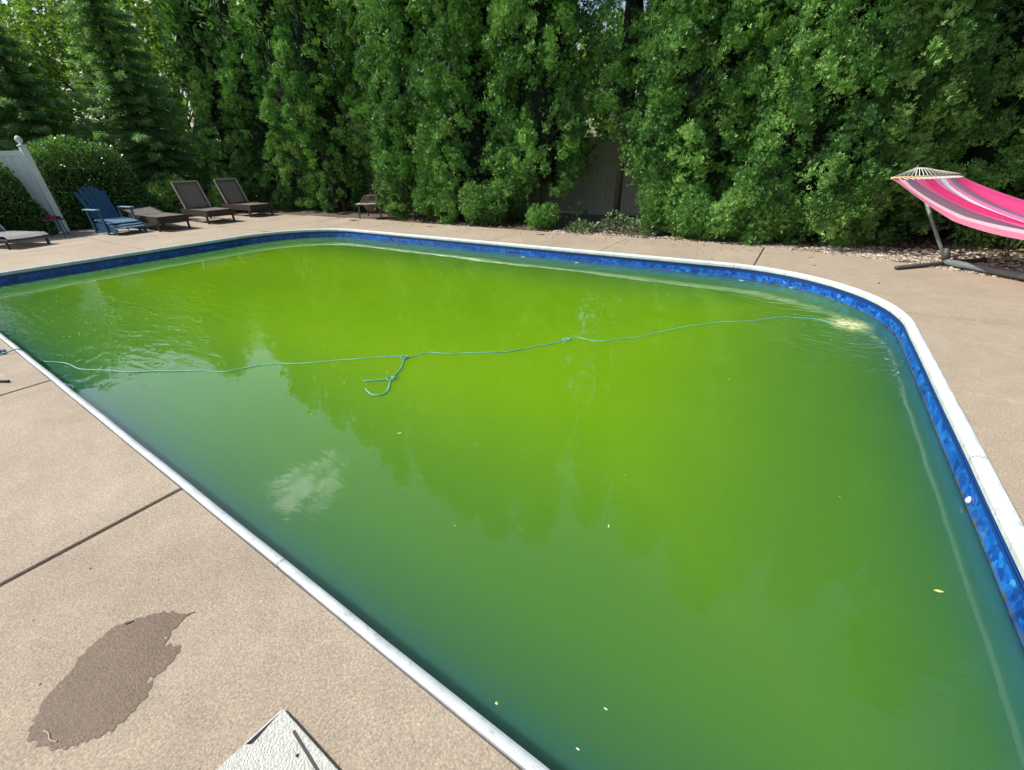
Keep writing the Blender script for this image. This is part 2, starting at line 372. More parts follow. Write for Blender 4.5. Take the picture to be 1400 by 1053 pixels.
# far left corner + left end
slab([(-9.2-J, Tp), (-9.2-J, 8.5), (-11.6, 8.5), (-11.6, Y1-RC+.75)][::1] + [(X0+RC+(RC+off)*math.cos(math.radians(a)), Y1-RC+(RC+off)*math.sin(math.radians(a))) for a in np.linspace(155, 90, 12)])
def left_poly(y0, y1, xl):
    n_ = 12; e = []
    for i in range(n_+1):
        y = y0+(y1-y0)*i/n_
        if y > Y1-RC: x = X0+RC-math.sqrt(max(0, (RC+off)**2-(y-(Y1-RC))**2))
        else: x = L
        e.append((x, y))
    return [(xl, y1), (xl, y0)] + e
slab(left_poly(3.2+J, Y1-RC+.72, L-2.4)); slab(left_poly(Y0+RN+J, 3.2-J, L-2.4))
for y0, y1 in ((-3.8, -1.4), (-1.4, .9), (.9, 3.2), (3.2, 5.6), (5.6, 8.3)):
    slab([(-17.4, y0+J), (L-2.4-2*J, y0+J), (L-2.4-2*J, y1-J), (-17.4, y1-J)])
slab([(-13.5, Y1-RC+.76), (-11.62, Y1-RC+.76), (-11.62, 8.4), (-13.5, 8.4)])
# dark joint filler under the slabs
ob = outline(CW+.0)
bm = MB(); far = [(-17.4, -3.8), (6.2, -3.8), (6.2, 6.3), (3.4, 6.8), (1.2, 8.0), (-.4, 8.38), (-11.6, 8.45), (-17.4, 8.28)]
inn = [bm.bm.verts.new((x, y, -.075)) for x, y in ob]; 
def ray_out(x, y):
    d = Vector((x-cxy[0], y-cxy[1])).normalized(); best = 1e9; c = Vector(cxy)
    for i in range(len(far)):
        p1 = Vector(far[i]); p2 = Vector(far[(i+1) % len(far)]); e = p2-p1; den = d.x*e.y-d.y*e.x
        if abs(den) < 1e-9: continue
        q = p1-c; t_ = (q.x*e.y-q.y*e.x)/den; u_ = (q.x*d.y-q.y*d.x)/den
        if t_ > 0 and 0 <= u_ <= 1: best = min(best, t_)
    return c+d*best
ou = [bm.bm.verts.new((*ray_out(x, y), -.075)) for x, y in ob]
for i in range(len(ob)): j = (i+1) % len(ob); bm.bm.faces.new((inn[i], inn[j], ou[j], ou[i]))
bm.build('joint_filler', M['joint'], deck)

# stain sheet: wet concrete with a soft edge
stain = [[-1.529,-.332],[-1.49,-.324],[-1.442,-.306],[-1.401,-.282],[-1.37,-.244],[-1.343,-.203],[-1.336,-.16],[-1.354,-.106],[-1.375,-.076],[-1.417,-.08],[-1.404,-.059],[-1.401,-.016],[-1.423,.02],[-1.453,.023],[-1.487,-.001],[-1.523,.029],[-1.545,.09],[-1.601,.071],[-1.626,.056],[-1.701,-.025],[-1.726,-.074],[-1.715,-.131],[-1.697,-.171],[-1.66,-.204],[-1.642,-.246],[-1.619,-.281],[-1.574,-.311]]
SP = np.array(stain); SQ = np.roll(SP, -1, 0)
def outline_dist(q):
    e = SQ-SP; t_ = np.clip(((q-SP)*e).sum(1)/(e*e).sum(1), 0, 1); d_ = np.linalg.norm(SP+e*t_[:, None]-q, axis=1).min()
    ins_ = False
    for (x1, y1), (x2, y2) in zip(SP, SQ):
        if (y1 > q[1]) != (y2 > q[1]) and q[0] < (x2-x1)*(q[1]-y1)/(y2-y1)+x1: ins_ = not ins_
    return d_ if ins_ else -d_
GX, GY = 84, 92; V = []; T = []; F = []
for i in range(GX+1):
    for j in range(GY+1):
        q = np.array((-1.76+.46*i/GX, -.36+.48*j/GY)); V.append((q[0], q[1], .0015))
        T.append(min(1, max(0, .5+(outline_dist(q)+.0035*math.sin(q[0]*170+math.sin(q[1]*90)*2)+.003*math.sin(q[1]*230+q[0]*60))/.030)))
for i in range(GX):
    for j in range(GY):
        f_ = (i*(GY+1)+j, (i+1)*(GY+1)+j, (i+1)*(GY+1)+j+1, i*(GY+1)+j+1)
        if max(T[k] for k in f_) > 0: F.append(f_)
ms_ = M['wet'] = concrete('wet_concrete', (.36, .285, .235), .5); nt = ms_.node_tree
b = nt.nodes['Principled BSDF']; a = N(nt, 'ShaderNodeAttribute', attribute_name='tone'); nzz = noise(nt, 95, 6, .8, vec=geo_pos(nt))
ad = N(nt, 'ShaderNodeMath', operation='ADD'); nt.links.new(a.outputs['Fac'], ad.inputs[0]); nt.links.new(nzz.outputs['Fac'], ad.inputs[1])
nt.links.new(ramp(nt, ad.outputs[0], [(.92, (0, 0, 0)), (1.04, (.75, .75, .75)), (1.4, (1, 1, 1))]).outputs[0], b.inputs['Alpha'])
me = bpy.data.meshes.new('wet_stain'); me.from_pydata(V, [], F); at_ = me.attributes.new('tone', 'FLOAT', 'POINT'); at_.data.foreach_set('value', T)
me.materials.append(ms_); o = bpy.data.objects.new('wet_stain', me); link(o); tag(o, 'dark damp brown stain on the bare concrete deck near the pool edge', 'stain')

# ------------------------------------------------------------------ pool: liner wall, floor, coping, water
ol = outline(0, 20)
bm = MB(); tp = [bm.bm.verts.new((x, y, -.035)) for x, y in ol]; bt = [bm.bm.verts.new((x, y, -1.35)) for x, y in ol]
for i in range(len(ol)): j = (i+1) % len(ol); bm.bm.faces.new((tp[i], bt[i], bt[j], tp[j]))
bm.bm.faces.new(bt)
bm.build('pool_wall', M['liner'], smooth=False, kind='structure')
# outer skin joining wall and slabs
coping = empty('pool_coping', (0, 0, 0), label='white coping strip running round the edge of the green pool', cat='coping')
def path_len(pts):
    s = [0]
    for a, b_ in zip(pts, pts[1:]+pts[:1]): s.append(s[-1]+math.dist(a, b_))
    return s
base = outline(0, 24); SL = path_len(base)
def norm_at(i):
    p, q = base[i-1], base[(i+1) % len(base)]; d = Vector((q[0]-p[0], q[1]-p[1])).normalized(); return Vector((d.y, -d.x))
prof = [(-.004, -.052), (-.014, -.040), (-.016, -.012), (-.010, .002), (.004, .009), (.016, .012), (.019, .006), (.024, .006), (.027, .012), (.040, .011), (.046, .006), (.048, -.03)]
def dense():
    out_ = []
    for i in range(len(base)):
        a = base[i]; b_ = base[(i+1) % len(base)]; L_ = math.dist(a, b_); k = max(1, int(L_/.3))
        for t_ in range(k): out_.append((a[0]+(b_[0]-a[0])*t_/k, a[1]+(b_[1]-a[1])*t_/k))
    return out_
D = dense(); ND = len(D)
# corner angle-based normals: nearest of rounded rectangle
def outn(x, y):
    r = RC if y > (Y0+Y1)/2 else RN
    cx = min(max(x, X0+r), X1-r); cy = min(max(y, Y0+r), Y1-r); v = Vector((x-cx, y-cy))
    return v.normalized()
seglen = 2.44; acc = 0; start = 0; cuts = [0]
for i in range(1, ND):
    acc += math.dist(D[i-1], D[i])
    if acc > seglen: cuts.append(i); acc = 0
cuts.append(ND)
for a, b_ in zip(cuts, cuts[1:]):
    m_ = MB(); rows = []
    for i in range(a, b_+1):
        x, y = D[i % ND]; n_ = outn(x, y)
        if i == a or i == b_:
            q = D[(i+1) % ND] if i == a else D[i-1]; d = Vector((q[0]-x, q[1]-y)).normalized()*.0022; x += d.x; y += d.y
        wob = .0012*math.sin(i*1.7)
        kn = .62 if y < Y0+.12 else 1.0
        rows.append([(x+n_.x*(o_*kn+wob), y+n_.y*(o_*kn+wob), z) for o_, z in prof])
    m_.grid(rows); m_.build('coping_segment', M['coping'], coping)
bm = MB(); rows = []
for i in range(ND+1):
    x, y = D[i % ND]; n_ = outn(x, y); kn = .62 if y < Y0+.12 else 1.0; rows.append([(x+n_.x*o_*kn, y+n_.y*o_*kn, z) for o_, z in ((-.003, -.05), (-.009, -.02), (.0, .0), (.021, .002), (.040, .004), (.044, -.03))])
bm.grid(rows); bm.build('coping_track', M['coping_seam'], coping)

# water body
m = M['water'] = mat('algae_water', (.14, .30, .02), .0, 0, .5); nt, b = nodes(m)
b.inputs['IOR'].default_value = 1.333; b.inputs['Specular IOR Level'].default_value = 1.0
b.inputs['Subsurface Weight'].default_value = 1.0; b.inputs['Subsurface Radius'].default_value = (.9, 1.0, .45); b.inputs['Subsurface Scale'].default_value = .5
p = geo_pos(nt); sp = N(nt, 'ShaderNodeSeparateXYZ'); nt.links.new(p, sp.inputs[0])
murk = noise(nt, .35, 4, .5, vec=p)
col = ramp(nt, murk.outputs['Fac'], [(.3, (.115, .265, .006)), (.7, (.155, .305, .008))]).outputs[0]
def math_(op, a, b_=None, cl=False):
    n = N(nt, 'ShaderNodeMath', operation=op, use_clamp=cl)
    for i, v in enumerate((a, b_)):
        if v is None: continue
        if isinstance(v, (int, float)): n.inputs[i].default_value = v
        else: nt.links.new(v, n.inputs[i])
    return n.outputs[0]
# distance to the wall (rounded box)
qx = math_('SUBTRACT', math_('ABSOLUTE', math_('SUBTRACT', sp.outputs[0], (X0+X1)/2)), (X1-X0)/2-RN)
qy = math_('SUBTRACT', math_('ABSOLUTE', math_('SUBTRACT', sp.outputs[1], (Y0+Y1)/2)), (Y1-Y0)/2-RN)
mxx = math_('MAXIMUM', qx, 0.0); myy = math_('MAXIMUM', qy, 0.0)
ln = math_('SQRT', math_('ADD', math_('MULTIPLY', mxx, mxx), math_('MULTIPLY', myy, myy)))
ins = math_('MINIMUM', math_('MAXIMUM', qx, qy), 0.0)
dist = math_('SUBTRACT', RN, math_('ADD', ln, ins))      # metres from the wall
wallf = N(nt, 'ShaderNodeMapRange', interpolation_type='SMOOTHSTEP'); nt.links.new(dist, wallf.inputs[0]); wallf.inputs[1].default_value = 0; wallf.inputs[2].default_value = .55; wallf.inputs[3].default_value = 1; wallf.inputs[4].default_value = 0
wall_shade = N(nt, 'ShaderNodeMapRange', interpolation_type='SMOOTHERSTEP'); nt.links.new(dist, wall_shade.inputs[0]); wall_shade.inputs[1].default_value = 0; wall_shade.inputs[2].default_value = 2.4; wall_shade.inputs[3].default_value = 1; wall_shade.inputs[4].default_value = 0
col = mixrgb(nt, math_('MULTIPLY', wall_shade.outputs[0], .9), col, (.050, .155, .025))  # soft shade along the pool walls painted into the water colour
col = mixrgb(nt, math_('MULTIPLY', wallf.outputs[0], .7), col, (.025, .105, .055))  # darker again close to the wall: more painted shade, plus liner tint
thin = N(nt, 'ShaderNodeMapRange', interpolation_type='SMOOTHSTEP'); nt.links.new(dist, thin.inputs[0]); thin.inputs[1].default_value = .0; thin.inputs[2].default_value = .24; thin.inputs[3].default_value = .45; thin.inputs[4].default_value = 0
col = mixrgb(nt, thin.outputs[0], col, (.018, .11, .15))     # wall's blue reflection painted into the colour, plus liner seen through thin murk
# return jet: aerated water and the coping's bright reflection painted pale, far right corner
def spot(cx, cy, r0, r1, sx=1, sy=1):
    s_ = N(nt, 'ShaderNodeVectorMath', operation='SUBTRACT'); nt.links.new(p, s_.inputs[0]); s_.inputs[1].default_value = (cx, cy, WZ)
    k_ = N(nt, 'ShaderNodeVectorMath', operation='MULTIPLY'); nt.links.new(s_.outputs[0], k_.inputs[0]); k_.inputs[1].default_value = (sx, sy, 1)
    l_ = N(nt, 'ShaderNodeVectorMath', operation='LENGTH'); nt.links.new(k_.outputs[0], l_.inputs[0])
    r_ = N(nt, 'ShaderNodeMapRange', interpolation_type='SMOOTHSTEP'); nt.links.new(l_.outputs['Value'], r_.inputs[0]); r_.inputs[1].default_value = r0; r_.inputs[2].default_value = r1; r_.inputs[3].default_value = 1; r_.inputs[4].default_value = 0
    return r_.outputs[0], l_.outputs['Value']
jet, jd = spot(.70, 5.38, .0, .24, 1, .8)
fo = noise(nt, 14, 6, .75, vec=p, dist=1.0)
col = mixrgb(nt, math_('MULTIPLY', math_('MULTIPLY', jet, ramp(nt, fo.outputs['Fac'], [(.38, (0, 0, 0)), (.6, (1, 1, 1))]).outputs[0]), 1.3, True), col, (.78, .82, .42))
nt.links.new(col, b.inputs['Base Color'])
# surface relief: broad swell, wind patch at the left end, rings round the jet
mp = N(nt, 'ShaderNodeMapping'); mp.inputs['Rotation'].default_value = (0, 0, math.radians(34)); mp.inputs['Scale'].default_value = (.55, 1.7, 1); nt.links.new(p, mp.inputs[0])
swell = noise(nt, 1.3, 1, .4, vec=mp.outputs[0])
chop = noise(nt, 5.0, 3, .5, vec=mp.outputs[0], dist=.6)
wind, _ = spot(-6.9, 1.3, .3, 2.6, .8, 1)
jetz, jr = spot(.70, 5.25, .1, 1.9)
wj, _ = spot(.6, 4.7, .1, 1.3)
edge = N(nt, 'ShaderNodeMapRange'); nt.links.new(dist, edge.inputs[0]); edge.inputs[1].default_value = 0; edge.inputs[2].default_value = 1.6; edge.inputs[3].default_value = 1; edge.inputs[4].default_value = 0
rings = math_('MULTIPLY', math_('SINE', math_('ADD', math_('MULTIPLY', jr, 55.0), math_('MULTIPLY', chop.outputs['Fac'], 16.0))), math_('MULTIPLY', math_('MULTIPLY', wj, murk.outputs['Fac']), .0022))
h = math_('ADD', math_('MULTIPLY', swell.outputs['Fac'], math_('ADD', math_('MULTIPLY', math_('MULTIPLY', edge.outputs[0], edge.outputs[0]), .009), .003)), math_('MULTIPLY', chop.outputs['Fac'], math_('ADD', math_('MULTIPLY', wind, .013), math_('ADD', math_('MULTIPLY', edge.outputs[0], .0020), math_('MULTIPLY', jetz, .007)))))
h = math_('ADD', h, rings)
bump(nt, b, h, 1.0, 1.0)
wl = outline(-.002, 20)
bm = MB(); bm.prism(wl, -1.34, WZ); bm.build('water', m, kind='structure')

# ------------------------------------------------------------------ foliage generators
def rot_frames(n, up_bias, outward):
    """orthonormal frames: y axis = growth direction, z = face normal"""
    g = outward*(1-up_bias)+np.array([0, 0, 1])*up_bias+rng.normal(0, .38, (n, 3))
    g /= np.linalg.norm(g, axis=1, keepdims=True)
    r = outward*.9+rng.normal(0, .42, (n, 3)); x = np.cross(g, r); x /= np.linalg.norm(x, axis=1, keepdims=True)+1e-9
    z = np.cross(x, g); return x, g, z
def blades(P, x, g, z, size, k, spread, width):
    """k narrow triangles fanned from each point"""
    n = len(P); V = np.empty((n, k, 3, 3), np.float32)
    for i in range(k):
        a = (i/(k-1)-.5)*spread if k > 1 else 0
        a = a+rng.normal(0, .12, n); L_ = size*(1-.35*abs(i/(max(k-1, 1))-.5)*2)*rng.uniform(.75, 1.15, n)
        d = x*np.sin(a)[:, None]+g*np.cos(a)[:, None]+z*rng.normal(0, .22, n)[:, None]
        s = x*np.cos(a)[:, None]-g*np.sin(a)[:, None]
        base_ = P+d*(L_*.12)[:, None]
        V[:, i, 0] = base_; V[:, i, 1] = P+d*(L_*.62)[:, None]+s*(L_*width)[:, None]*rng.choice([-1, 1], n)[:, None]; V[:, i, 2] = P+d*L_[:, None]
    V = V.reshape(-1, 3); F = np.arange(len(V)).reshape(-1, 3); return V, F
def quads(P, x, g, size, width, fold=.0):
    n = len(P); s = (size*rng.uniform(.7, 1.2, n))[:, None]
    V = np.stack([P, P+g*s*.5+x*s*width, P+g*s, P+g*s*.5-x*s*width], 1).reshape(-1, 3)
    return V, np.arange(len(V)).reshape(-1, 4)
def ell_points(n, c, r):
    """points on an ellipsoid, outward/upper part favoured"""
    d = rng.normal(0, 1, (n, 3)); d /= np.linalg.norm(d, axis=1, keepdims=True)
    rr = rng.uniform(.72, 1.02, n)[:, None]
    return c+d*r*rr, d
def plume_crown(h, rad, z0, taper, n_pl, pl=(.30, .62), seed=0, dens=1.0, size=.085, flare=0, top_pow=1.2, k=5, cut=None, up=.62, hi_only=4.7):
    """arborvitae crown: many upright plumes of fanned sprays over a tapered body"""
    global rng
    rng = np.random.default_rng(seed)
    def R_(z):
        t_ = (z-z0)/(h-z0); return rad*.93*np.clip(1-np.clip(t_, 0, 1)**top_pow, .03, 1)**taper*(1+flare*np.clip(1-t_*4, 0, 1))*(.78+.22*np.clip((z-z0)/.8, 0, 1))
    Vs = []; Fs = []; Ts = []; off_ = 0
    i = 0
    for _ in range(n_pl):
        u = (i+rng.uniform())/n_pl; i += 1
        if i % 4 == 0: continue
        z = z0+.15+(h-z0-.3)*u**1.15; th = rng.uniform(0, math.tau); R0 = float(R_(z))
        low = z < hi_only
        if z > hi_only*1.05 and rng.uniform() < .1: continue
        rr = R0*rng.uniform(.74, 1.10); pr = rng.uniform(*pl)*(.5+.5*R0/rad)*.92; ph = pr*rng.uniform(1.5, 2.6)
        c = np.array([rr*math.cos(th), rr*math.sin(th), z]); tilt = .0
        if c[2]-ph < z0: c[2] = z0+ph*.8
        rvec = np.array([pr, pr, ph])
        area = 4*math.pi*pr*(pr+2*ph)/3
        back = math.sin(th) > .35
        sc_ = (2.6 if back else 1.06) if low else (3.4 if back else 2.7)
        n_ = int(area*690*dens/(sc_**2)); nt_ = max(3, int(area*(46 if sc_ == 1.0 else 14)*min(1, dens)))
        Q, dq = ell_points(nt_, c, rvec*1.0); Q += dq*rng.uniform(-.05, .10, nt_)[:, None]
        wi = rng.integers(0, nt_, n_); d = dq[wi]
        P = Q[wi]+rng.normal(0, .045*sc_*(1+size*3), (n_, 3))+np.array([0, 0, .02])
        # pointed tips
        tt = (P[:, 2]-c[2])/ph; P[:, :2] = c[:2]+(P[:, :2]-c[:2])*(1-.45*np.clip(tt, 0, 1))[:, None]
        o2 = d.copy(); rad_out = np.array([math.cos(th), math.sin(th), .1]); 
        keep = (o2@rad_out > -.45); P = P[keep]; o2 = o2[keep]
        if cut is not None:
            kk = cut(P); P = P[kk]; o2 = o2[kk]
        if len(P) == 0: continue
        x, g, z_ = rot_frames(len(P), up, o2+rad_out*.4)
        V, F = blades(P, x, g, z_, size*sc_, k, 1.7, .26)
        tone_p = rng.uniform(.2, .85); tt_ = rng.normal(0, .2, nt_)[wi][keep]; tt_ = tt_[kk] if cut is not None else tt_; tn = np.clip(tone_p+tt_+rng.normal(0, .16, len(P)), 0, 1)
        Vs.append(V); Fs.append(F+off_); off_ += len(V); Ts.append(np.repeat(tn, 3*k))
    # loose filler sprays between plumes
    n_ = int(850*dens*rad*(min(h, hi_only)-z0)/3)
    z = rng.uniform(z0, min(h, hi_only), n_); th = rng.uniform(0, math.tau, n_); r_ = R_(z)*rng.uniform(.6, .95, n_)
    P = np.stack([r_*np.cos(th), r_*np.sin(th), z], 1); o2 = np.stack([np.cos(th), np.sin(th), np.zeros(n_)], 1)
    if cut is not None: kk = cut(P); P = P[kk]; o2 = o2[kk]
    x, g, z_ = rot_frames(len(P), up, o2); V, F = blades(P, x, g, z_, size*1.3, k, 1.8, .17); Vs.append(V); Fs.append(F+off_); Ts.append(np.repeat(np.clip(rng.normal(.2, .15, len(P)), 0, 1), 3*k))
    return np.concatenate(Vs), np.concatenate(Fs), np.concatenate(Ts), R_
def core_mesh(R_, z0, h, seed, f0=.66, seg=12):
    r = random.Random(seed); m_ = MB(); rings = []
    zs = np.linspace(z0+.35, h*.97, 20)
    for z in zs:
        f = f0+(.96-f0)*min(1, max(0, (z-4.6)/1.2))
        rings.append([(float(R_(z))*f*r.uniform(.75, 1.12)*math.cos(t_*math.tau/seg), float(R_(z))*f*r.uniform(.75, 1.12)*math.sin(t_*math.tau/seg), float(z)+r.uniform(-.1, .1)) for t_ in range(seg)])
    for row in rings: row.append(row[0])
    m_.grid(rings); return m_
def arbor(x, y, h, rad, label, z0=.05, seed=1, taper=.62, n_pl=150, dens=1.0, flare=0, top_pow=2.0, pl=(.30, .55), size=.085, cut=None, group='tall arborvitae along the back fence', up=.62, core=.62, trunk_r=.09, name='arborvitae', k=4):
    e = empty(name, (x, y, 0), 0, label=label, cat='tree', group=group)
    V, F, T, R_ = plume_crown(h, rad, z0, taper, n_pl, pl, seed, dens, size, flare, top_pow, k, cut, up)
    np_mesh('crown', V, F, M['arbor'], T, e)
    if core: core_mesh(R_, z0, h, seed, core).build('inner_branches', M['core'], e)
    r = random.Random(seed); pts = [(0, 0, -.1)]; 
    for i in range(1, 7): pts.append((r.uniform(-.05, .05), r.uniform(-.05, .05), h*.9*i/6))
    MB().tube(pts, [trunk_r*(1-.13*i) for i in range(7)], 8).build('trunk', M['trunk'], e, True)
    return e

# the back row, left to right (x, y, height, radius)
arbor(-18.6, 9.4, 8.4, .95, 'slim arborvitae left of the row, just right of the spruce', seed=11, n_pl=110, dens=.55, size=.12, pl=(.3, .5), k=4)
arbor(-16.9, 9.7, 9.4, .85, 'slim arborvitae behind the right-hand brown chaise', seed=12, n_pl=110, dens=.6, size=.11, pl=(.28, .46), k=4)
arbor(-15.2, 9.9, 10.2, .85, 'slim arborvitae rising right behind the right-hand brown chaise end', seed=13, n_pl=110, dens=.6, size=.11, pl=(.28, .46), k=4)
arbor(-13.5, 9.9, 12.0, .82, 'shaded slim arborvitae left of the rusty fire pit', seed=14, n_pl=110, dens=.6, size=.11, pl=(.28, .46), k=4)
arbor(-11.9, 10.6, 12.8, .75, 'dark recessed arborvitae directly behind the rusty fire pit', z0=.7, seed=15, n_pl=90, dens=.55, size=.11, pl=(.28, .42), k=4, core=.5)
arbor(-9.4, 9.8, 12.4, 1.08, 'broad arborvitae reaching the ground right of the fire pit', seed=16, n_pl=190, dens=.95, flare=.1, size=.078)
arbor(-7.55, 9.75, 12.0, 1.2, 'broad arborvitae with low skirts, second right of the fire pit', seed=17, n_pl=200, dens=.95, flare=.12, size=.078)
arbor(-5.6, 9.75, 11.1, .93, 'arborvitae with a bare lower trunk left of the fence gap', z0=.75, seed=18, n_pl=150, dens=.95, size=.078)
arbor(-3.75, 10.25, 9.8, .72, 'thin shaded arborvitae hanging over the bare fence gap', z0=2.0, seed=19, n_pl=75, dens=0.81, size=0.068, core=.3, pl=(.28, .45))
arbor(-1.98, 9.95, 9.3, 1.17, 'arborvitae with raised skirt right of the fence gap', z0=.85, seed=20, n_pl=190, dens=1.10, size=0.070)
arbor(-.05, 9.95, 10.7, 1.42, 'widest sunlit arborvitae, left of the hammock', seed=121, n_pl=230, dens=1.10, flare=.12, size=0.070)
arbor(2.35, 10.75, 10.0, 1.15, 'shaded arborvitae directly behind the hammock end', seed=127, n_pl=190, dens=.85, size=.08)
arbor(4.7, 10.6, 12.0, 1.3, 'arborvitae behind the middle of the hammock', seed=23, n_pl=160, dens=.55, size=.1)
arbor(7.0, 10.1, 10.8, 1.4, 'last arborvitae at the right end of the row', seed=24, n_pl=120, dens=.35, size=.14)

# low bushes at the hedge foot
def lump_bush(x, y, r, hgt, label, seed, mat_='arbor', n_l=9, dens=.85, size=.075, cat='bush', name='bush', k=5, group=None, up=.5):
    global rng
    rng = np.random.default_rng(seed); e = empty(name, (x, y, 0), 0, label=label, cat=cat, group=group); Vs = []; Fs = []; Ts = []; off_ = 0
    for i in range(n_l):
        th = rng.uniform(0, math.tau); q = r*.55*math.sqrt(rng.uniform()); pr = r*rng.uniform(.38, .55); ph = min(hgt*.5, pr*rng.uniform(1.0, 1.4))
        c = np.array([q*math.cos(th), q*math.sin(th), max(ph*.8, rng.uniform(.35, .75)*hgt-ph*.1)])
        if i < 3: c[2] = ph*.8
        P, d = ell_points(int(4*math.pi*pr*(pr+2*ph)/3*700*dens), c, np.array([pr, pr, ph])); P[:, 2] = np.abs(P[:, 2])
        x_, g, z_ = rot_frames(len(P), up, d); V, F = blades(P, x_, g, z_, size, k, 1.7, .17)
        tn = np.clip(rng.uniform(.4, .75)+rng.normal(0, .2, len(P)), 0, 1); Vs.append(V); Fs.append(F+off_); off_ += len(V); Ts.append(np.repeat(tn, 3*k))
    np_mesh('foliage', np.concatenate(Vs), np.concatenate(Fs), M[mat_], np.concatenate(Ts), e)
    m_ = MB()
    for i in range(4): m_.tube([(rnd.uniform(-.04, .04), rnd.uniform(-.04, .04), -.05), (rnd.uniform(-.3, .3)*r, rnd.uniform(-.3, .3)*r, hgt*.55)], .012, 5)
    m_.build('stems', M['trunk'], e); return e
lump_bush(-4.95, 8.85, .42, .48, 'small rounded green bush at the deck edge left of the fence gap', 31)
lump_bush(-2.45, 9.15, .5, 1.0, 'bush at the right side of the fence gap, below the raised skirt', 37, n_l=12)
lump_bush(-1.75, 8.95, .55, .95, 'rounded bush right of the fence gap, at the hedge foot', 32, n_l=12)
lump_bush(-1.15, 8.75, .5, .8, 'low bush leaning onto the deck edge in front of the wide arborvitae', 33, n_l=12)
lump_bush(-.35, 9.05, .6, 1.15, 'tall bushy side shoot at the foot of the widest arborvitae', 34, n_l=12)
lump_bush(-6.6, 8.85, .6, .9, 'low skirt bush in front of the broad arborvitae pair', 35, n_l=12)
lump_bush(-8.5, 8.95, .5, 1.0, 'bush at the foot of the first broad arborvitae', 36, n_l=12)

# ground-cover clumps in the fence gap
def leafy_plant(x, y, r, hgt, label, seed, mat_='cover', n_=240, size=.085, cat='plant', name='leafy_plant', group=None):
    global rng
    rng = np.random.default_rng(seed); e = empty(name, (x, y, 0), 0, label=label, cat=cat, group=group)
    th = rng.uniform(0, math.tau, n_); q = r*np.sqrt(rng.uniform(0, 1, n_)); z = hgt*(1-(q/r)**2)*rng.uniform(.25, 1, n_)+.02
    P = np.stack([q*np.cos(th), q*np.sin(th), z], 1); o2 = np.stack([np.cos(th), np.sin(th), np.full(n_, .3)], 1)
    x_, g, z_ = rot_frames(n_, .25, o2); V, F = quads(P, x_, g, size, .32)
    np_mesh('leaves', V, F, M[mat_], np.repeat(np.clip(rng.normal(.55, .25, n_), 0, 1), 4), e)
    m_ = MB()
    for i in range(7):
        a = rng.uniform(0, math.tau); m_.tube([(0, 0, -.03), (r*.35*math.cos(a), r*.35*math.sin(a), hgt*.5), (r*.7*math.cos(a), r*.7*math.sin(a), hgt*.6)], .005, 4)
    m_.build('stems', M['trunk'], e); return e
leafy_plant(-3.95, 8.75, .34, .22, 'pale low leafy plant on the deck edge below the fence gap', 41)
leafy_plant(-3.35, 9.15, .42, .38, 'taller leafy plant in the middle of the fence gap', 42, n_=300)
leafy_plant(-2.7, 8.85, .36, .34, 'leafy plant at the right side of the fence gap', 43)
leafy_plant(-4.45, 9.5, .35, .5, 'thin leafy plant behind the small rounded bush', 44, n_=160)
leafy_plant(2.62, 9.0, .3, .7, 'spindly broad-leaved seedling under the hammock', 45, n_=70, mat_='broad', size=.07)

# broad-leaved shrub at the right edge, catching sun
def leaf_tree(x, y, z0, h, rad, label, seed, mat_='broad', n_bl=60, n_leaf=260, size=.11, group=None, trunk_r=.14, name='leafy_tree', cat='tree', squash=.7, br=(.5, .9), kr=.45):
    global rng
    rng = np.random.default_rng(seed); e = empty(name, (x, y, 0), 0, label=label, cat=cat, group=group); Vs = []; Ts = []
    m_ = MB(); m_.tube([(0, 0, -.1), (.05, .03, h*.3), (-.05, .05, h*.62), (0, 0, h*.9)], [trunk_r, trunk_r*.8, trunk_r*.5, trunk_r*.15], 8)
    for i in range(n_bl):
        t_ = rng.uniform(); z = z0+(h-z0)*t_; R_ = rad*math.sin(math.pi*(.12+.85*t_))**.7; th = rng.uniform(0, math.tau); q = R_*rng.uniform(kr, 1)
        c = np.array([q*math.cos(th), q*math.sin(th), z]); r_ = rng.uniform(*br)*rad*.32
        P, d = ell_points(n_leaf, c, np.array([r_, r_, r_*squash])); x_, g, _z = rot_frames(n_leaf, -.1, d)
        V, F = quads(P, x_, g, size, .3); Vs.append(V); Ts.append(np.repeat(np.clip(rng.uniform(.3, .75)+rng.normal(0, .2, n_leaf), 0, 1), 4))
        if i % 3 == 0: m_.tube([(0, 0, max(.2, z*.6)), tuple(c*np.array([.55, .55, .9])), tuple(c)], [trunk_r*.3, trunk_r*.18, trunk_r*.06], 5)
    V = np.concatenate(Vs); np_mesh('crown', V, np.arange(len(V)).reshape(-1, 4), M[mat_], np.concatenate(Ts), e); m_.build('trunk', M['trunk'], e, True); return e
leaf_tree(3.75, 8.75, .5, 2.9, .75, 'bright broad-leaved shrub at the right edge behind the hammock', 51, n_bl=26, n_leaf=70, size=.12, trunk_r=.03, name='broadleaf_shrub', cat='shrub')
